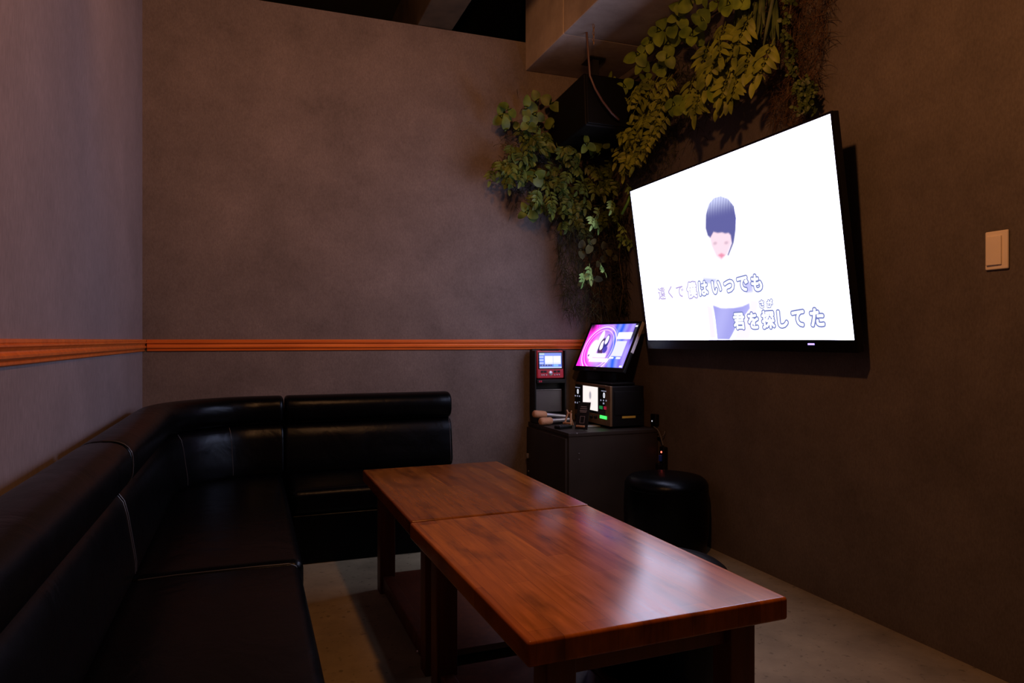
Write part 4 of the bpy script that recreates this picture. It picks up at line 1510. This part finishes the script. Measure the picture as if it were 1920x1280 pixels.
# 5 dense dull feathered mass on the back wall
t, lb, sb = plant('feather_leaf_vine', 'dense dark feather-leaved vine bulging from the back wall above the rail')
vine(sb, bpt, [(930, 330), (970, 325), (1010, 330), (1050, 350), (1090, 380), (1120, 420), (1140, 470)], 0.04)
P5 = [(935, 325), (945, 310), (955, 335), (970, 300), (985, 285), (1000, 265), (1020, 262), (1040, 275), (965, 265), (990, 250), (1060, 285), (1080, 300), (1000, 300), (1030, 320), (1050, 330),
      (1020, 345), (990, 335), (965, 325), (1045, 375), (1065, 390), (1030, 390), (1080, 370), (1100, 350), (1095, 385), (1120, 350), (1130, 380), (1110, 410), (1075, 420), (1090, 320), (1120, 320),
      (1010, 375), (1000, 360), (1055, 410), (1140, 340), (1150, 310), (1140, 400)]
for px, py in scatter(108, P5, 9):
    b_ = bpt(px, py - 8, random.uniform(0.06, 0.22))
    d = DOWN * random.uniform(0.3, 1.0) + Vector((random.uniform(-0.9, 0.6), -0.5, 0))
    pinnate(lb, lb, b_, d, TOCAM_B + rv(0.45), random.uniform(0.07, 0.13), random.choice((3, 4)), random.uniform(0.034, 0.05), 0.019)
done_plant(t, lb, sb, 'dark')

# 6 fresh sprigs caught by the light of the screen
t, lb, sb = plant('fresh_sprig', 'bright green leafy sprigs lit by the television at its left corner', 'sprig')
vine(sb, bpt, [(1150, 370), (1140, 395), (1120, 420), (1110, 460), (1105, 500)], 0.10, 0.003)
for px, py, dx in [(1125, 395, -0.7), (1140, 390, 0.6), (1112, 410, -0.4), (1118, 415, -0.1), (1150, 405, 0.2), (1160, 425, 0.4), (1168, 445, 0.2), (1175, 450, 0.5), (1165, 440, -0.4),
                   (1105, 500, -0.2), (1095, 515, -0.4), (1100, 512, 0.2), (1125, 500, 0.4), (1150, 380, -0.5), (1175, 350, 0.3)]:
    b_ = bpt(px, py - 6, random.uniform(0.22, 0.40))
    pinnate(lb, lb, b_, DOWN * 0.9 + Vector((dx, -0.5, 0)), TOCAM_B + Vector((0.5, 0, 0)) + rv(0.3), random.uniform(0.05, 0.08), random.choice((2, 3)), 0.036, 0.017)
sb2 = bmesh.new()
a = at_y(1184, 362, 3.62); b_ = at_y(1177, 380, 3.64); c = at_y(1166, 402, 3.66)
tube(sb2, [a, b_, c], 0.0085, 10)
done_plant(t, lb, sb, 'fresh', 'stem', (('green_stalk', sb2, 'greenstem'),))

# 7 dried brown moss down the right wall
t, lb, sb = plant('dried_moss_garland', 'brown dried moss garland hanging down the right wall above the television', 'garland')
vine(sb, rpt, [(1500, -60), (1495, 0), (1490, 60), (1480, 130), (1475, 190), (1470, 225)], 0.03, 0.006)
for k in range(1500):
    v_ = random.random()
    py = -60 + 290 * v_
    wd = 52 if py < 60 else 52 - 18 * (py - 60) / 170
    cx = 1502 - 22 * max(0, py) / 230
    px = cx + random.uniform(-1, 1) * wd * 1.05
    strand(lb, rpt(px, py, random.uniform(0.005, 0.07)), rv(1) + DOWN * 0.7 + OUT_R * 0.2, random.uniform(0.04, 0.10), 0.0014, 0.8, 4)
done_plant(t, lb, sb, 'dry')

# 8 small-leaved creeper over the dried moss
t, lb, sb = plant('small_leaf_creeper', 'small-leaved green creeper over the dried moss at its right edge', 'creeper')
P8 = [(1485, 0), (1478, 40), (1475, 70), (1480, 95), (1485, 115), (1492, 135), (1500, 150), (1510, 165), (1515, 180), (1512, 200), (1508, 212)]
vine(sb, rpt, P8, 0.075, 0.003)
for px, py in scatter(60, P8[:6], 6) + scatter(130, [(1505, 155), (1515, 170), (1510, 185), (1518, 178), (1508, 205), (1502, 170), (1515, 195), (1522, 165)], 7):
    b_ = rpt(px, py, random.uniform(0.05, 0.12))
    rosette(lb, lb, b_, OUT_R + rv(0.5), TOCAM_R + rv(0.6), 2, random.uniform(0.014, 0.022), random.uniform(0.012, 0.018))
done_plant(t, lb, sb, 'dark')

# 9 dark strap-leaved fern at the top
t, lb, sb = plant('strap_fern', 'dark green strap-leaved fern hanging beside the dried moss', 'fern')
vine(sb, rpt, [(1380, -40), (1420, -30), (1460, -35)], 0.06, 0.005)
for k in range(46):
    px = random.uniform(1385, 1462)
    b_ = rpt(px, random.uniform(-50, 20), random.uniform(0.04, 0.14))
    leaf(lb, b_, DOWN + Vector((-0.15, random.uniform(-0.25, 0.25), 0)), TOCAM_R + rv(0.4), random.uniform(0.14, 0.27), random.uniform(0.010, 0.018), 0.3, random.uniform(0.0, 0.2), 1.0)
done_plant(t, lb, sb, 'dark')

# 10 dark wispy greenery down the corner behind the television
t, lb, sb = plant('wispy_corner_vine', 'dark wispy greenery filling the corner between back wall and television')
vine(sb, bpt, [(1120, 420), (1125, 470), (1120, 520), (1130, 570), (1125, 615)], 0.06, 0.006)
sb3 = bmesh.new()
vine(sb3, bpt, [(1165, 440), (1160, 490), (1168, 540), (1160, 590)], 0.20, 0.004)
for k in range(2300):
    py = random.uniform(395, 605)
    x0 = 1030 + max(0, (py - 500)) * 0.22 + random.uniform(0, 14)
    px = random.uniform(x0 + 5, 1215)
    dep = random.uniform(0.01, 0.24) * min(1, (px - x0 + 12) / 50)
    strand(lb, bpt(px, py - 12, dep), rv(1) + DOWN * 0.8 + OUT_B * 0.2, random.uniform(0.05, 0.11), 0.0018, 0.9, 4)
for px, py in [(1085, 470), (1105, 460), (1130, 470), (1145, 480), (1120, 490), (1110, 520), (1095, 530)]:
    b_ = bpt(px, py, random.uniform(0.22, 0.30))
    rosette(lb, lb, b_, OUT_B, TOCAM_B + rv(0.4), 2, 0.055, 0.042)
done_plant(t, lb, sb, 'moss', 'stem', (('stem', sb3, 'stem'),))

# 11 mats under the leaves: moss, and leaf shadow modelled as dark strands
t, lb, sb = plant('moss_shade_mat', 'dark mat of moss and modelled leaf shadow on the right wall behind the leaves, beneath the beam', 'moss')
vine(sb, rpt, [(1200, 250), (1240, 200), (1300, 150), (1360, 120), (1430, 60)], 0.02, 0.006)
for k in range(2400):
    s = random.random()
    a = Vector((1165, 330)).lerp(Vector((1260, 190)), s * 2) if s < 0.5 else Vector((1260, 190)).lerp(Vector((1450, 40)), s * 2 - 1)
    px = a.x + random.gauss(0, 30); py = a.y + random.gauss(0, 34)
    p = rpt(px, py, random.uniform(0.004, 0.06))
    if p.z > SOZ - 0.02 or p.y > YB - 0.02:
        continue
    strand(lb, p, rv(1) + DOWN * 0.5 + OUT_R * 0.3, random.uniform(0.03, 0.08), 0.0018, 0.8, 3)
done_plant(t, lb, sb, 'moss')
t, lb, sb = plant('moss_shade_mat', 'dark mat of moss and modelled leaf shadow on the back wall behind the leaves, left of the corner', 'moss')
vine(sb, bpt, [(950, 300), (1000, 310), (1060, 340), (1110, 390)], 0.02, 0.006)
for k in range(1900):
    a = Vector((965, 290)).lerp(Vector((1130, 390)), random.random())
    px = a.x + random.gauss(0, 24); py = a.y + random.gauss(0, 36)
    p = bpt(px, py, random.uniform(0.004, 0.07))
    if p.x > XR - 0.02:
        continue
    strand(lb, p, rv(1) + DOWN * 0.5 + OUT_B * 0.3, random.uniform(0.03, 0.08), 0.0018, 0.8, 3)
done_plant(t, lb, sb, 'moss')

# ------------------------------------------------------------------ pendant lamp bodies round the two bulbs (above the frame)
for i, (p, w) in enumerate(LAMPS):
    t = thing('pendant_lamp', 'shaded pendant lamp hanging over the front table', 'lamp', (p[0], p[1], p[2]))
    bm = bmesh.new()
    lathe(bm, [(0.02, 0.19), (0.03, 0.19), (0.11, 0.085), (0.235, 0.058), (0.235, 0.055), (0.10, 0.078), (0.02, 0.18)], 36)
    finish('shade', bm, M['black'], t)
    bm = bmesh.new(); tube(bm, [(0, 0, 0.185), (0, 0, ZC - p[2])], 0.004, 8); finish('cord', bm, M['cable'], t)
    bm = bmesh.new(); lathe(bm, [(0, 0.05), (0.018, 0.05), (0.02, 0.19), (0, 0.192)], 20); finish('socket', bm, M['steel'], t)

t = thing('spotlight', 'black ceiling spotlight turned towards the back wall', 'spotlight', SPOT_P)
q = (SPOT_T - SPOT_P).to_track_quat('Z', 'Y').to_matrix().to_4x4()
bm = bmesh.new(); lathe(bm, [(0, -0.13), (0.05, -0.13), (0.062, -0.11), (0.062, -0.012), (0.058, -0.012), (0.052, -0.06), (0, -0.07)], 28, q); finish('can', bm, M['steel'], t)
bm = bmesh.new(); tube(bm, [q @ Vector((0, 0, -0.10)), (0, -0.10, ZC - SPOT_P.z - 0.001)], 0.010, 10); finish('arm', bm, M['steel'], t)
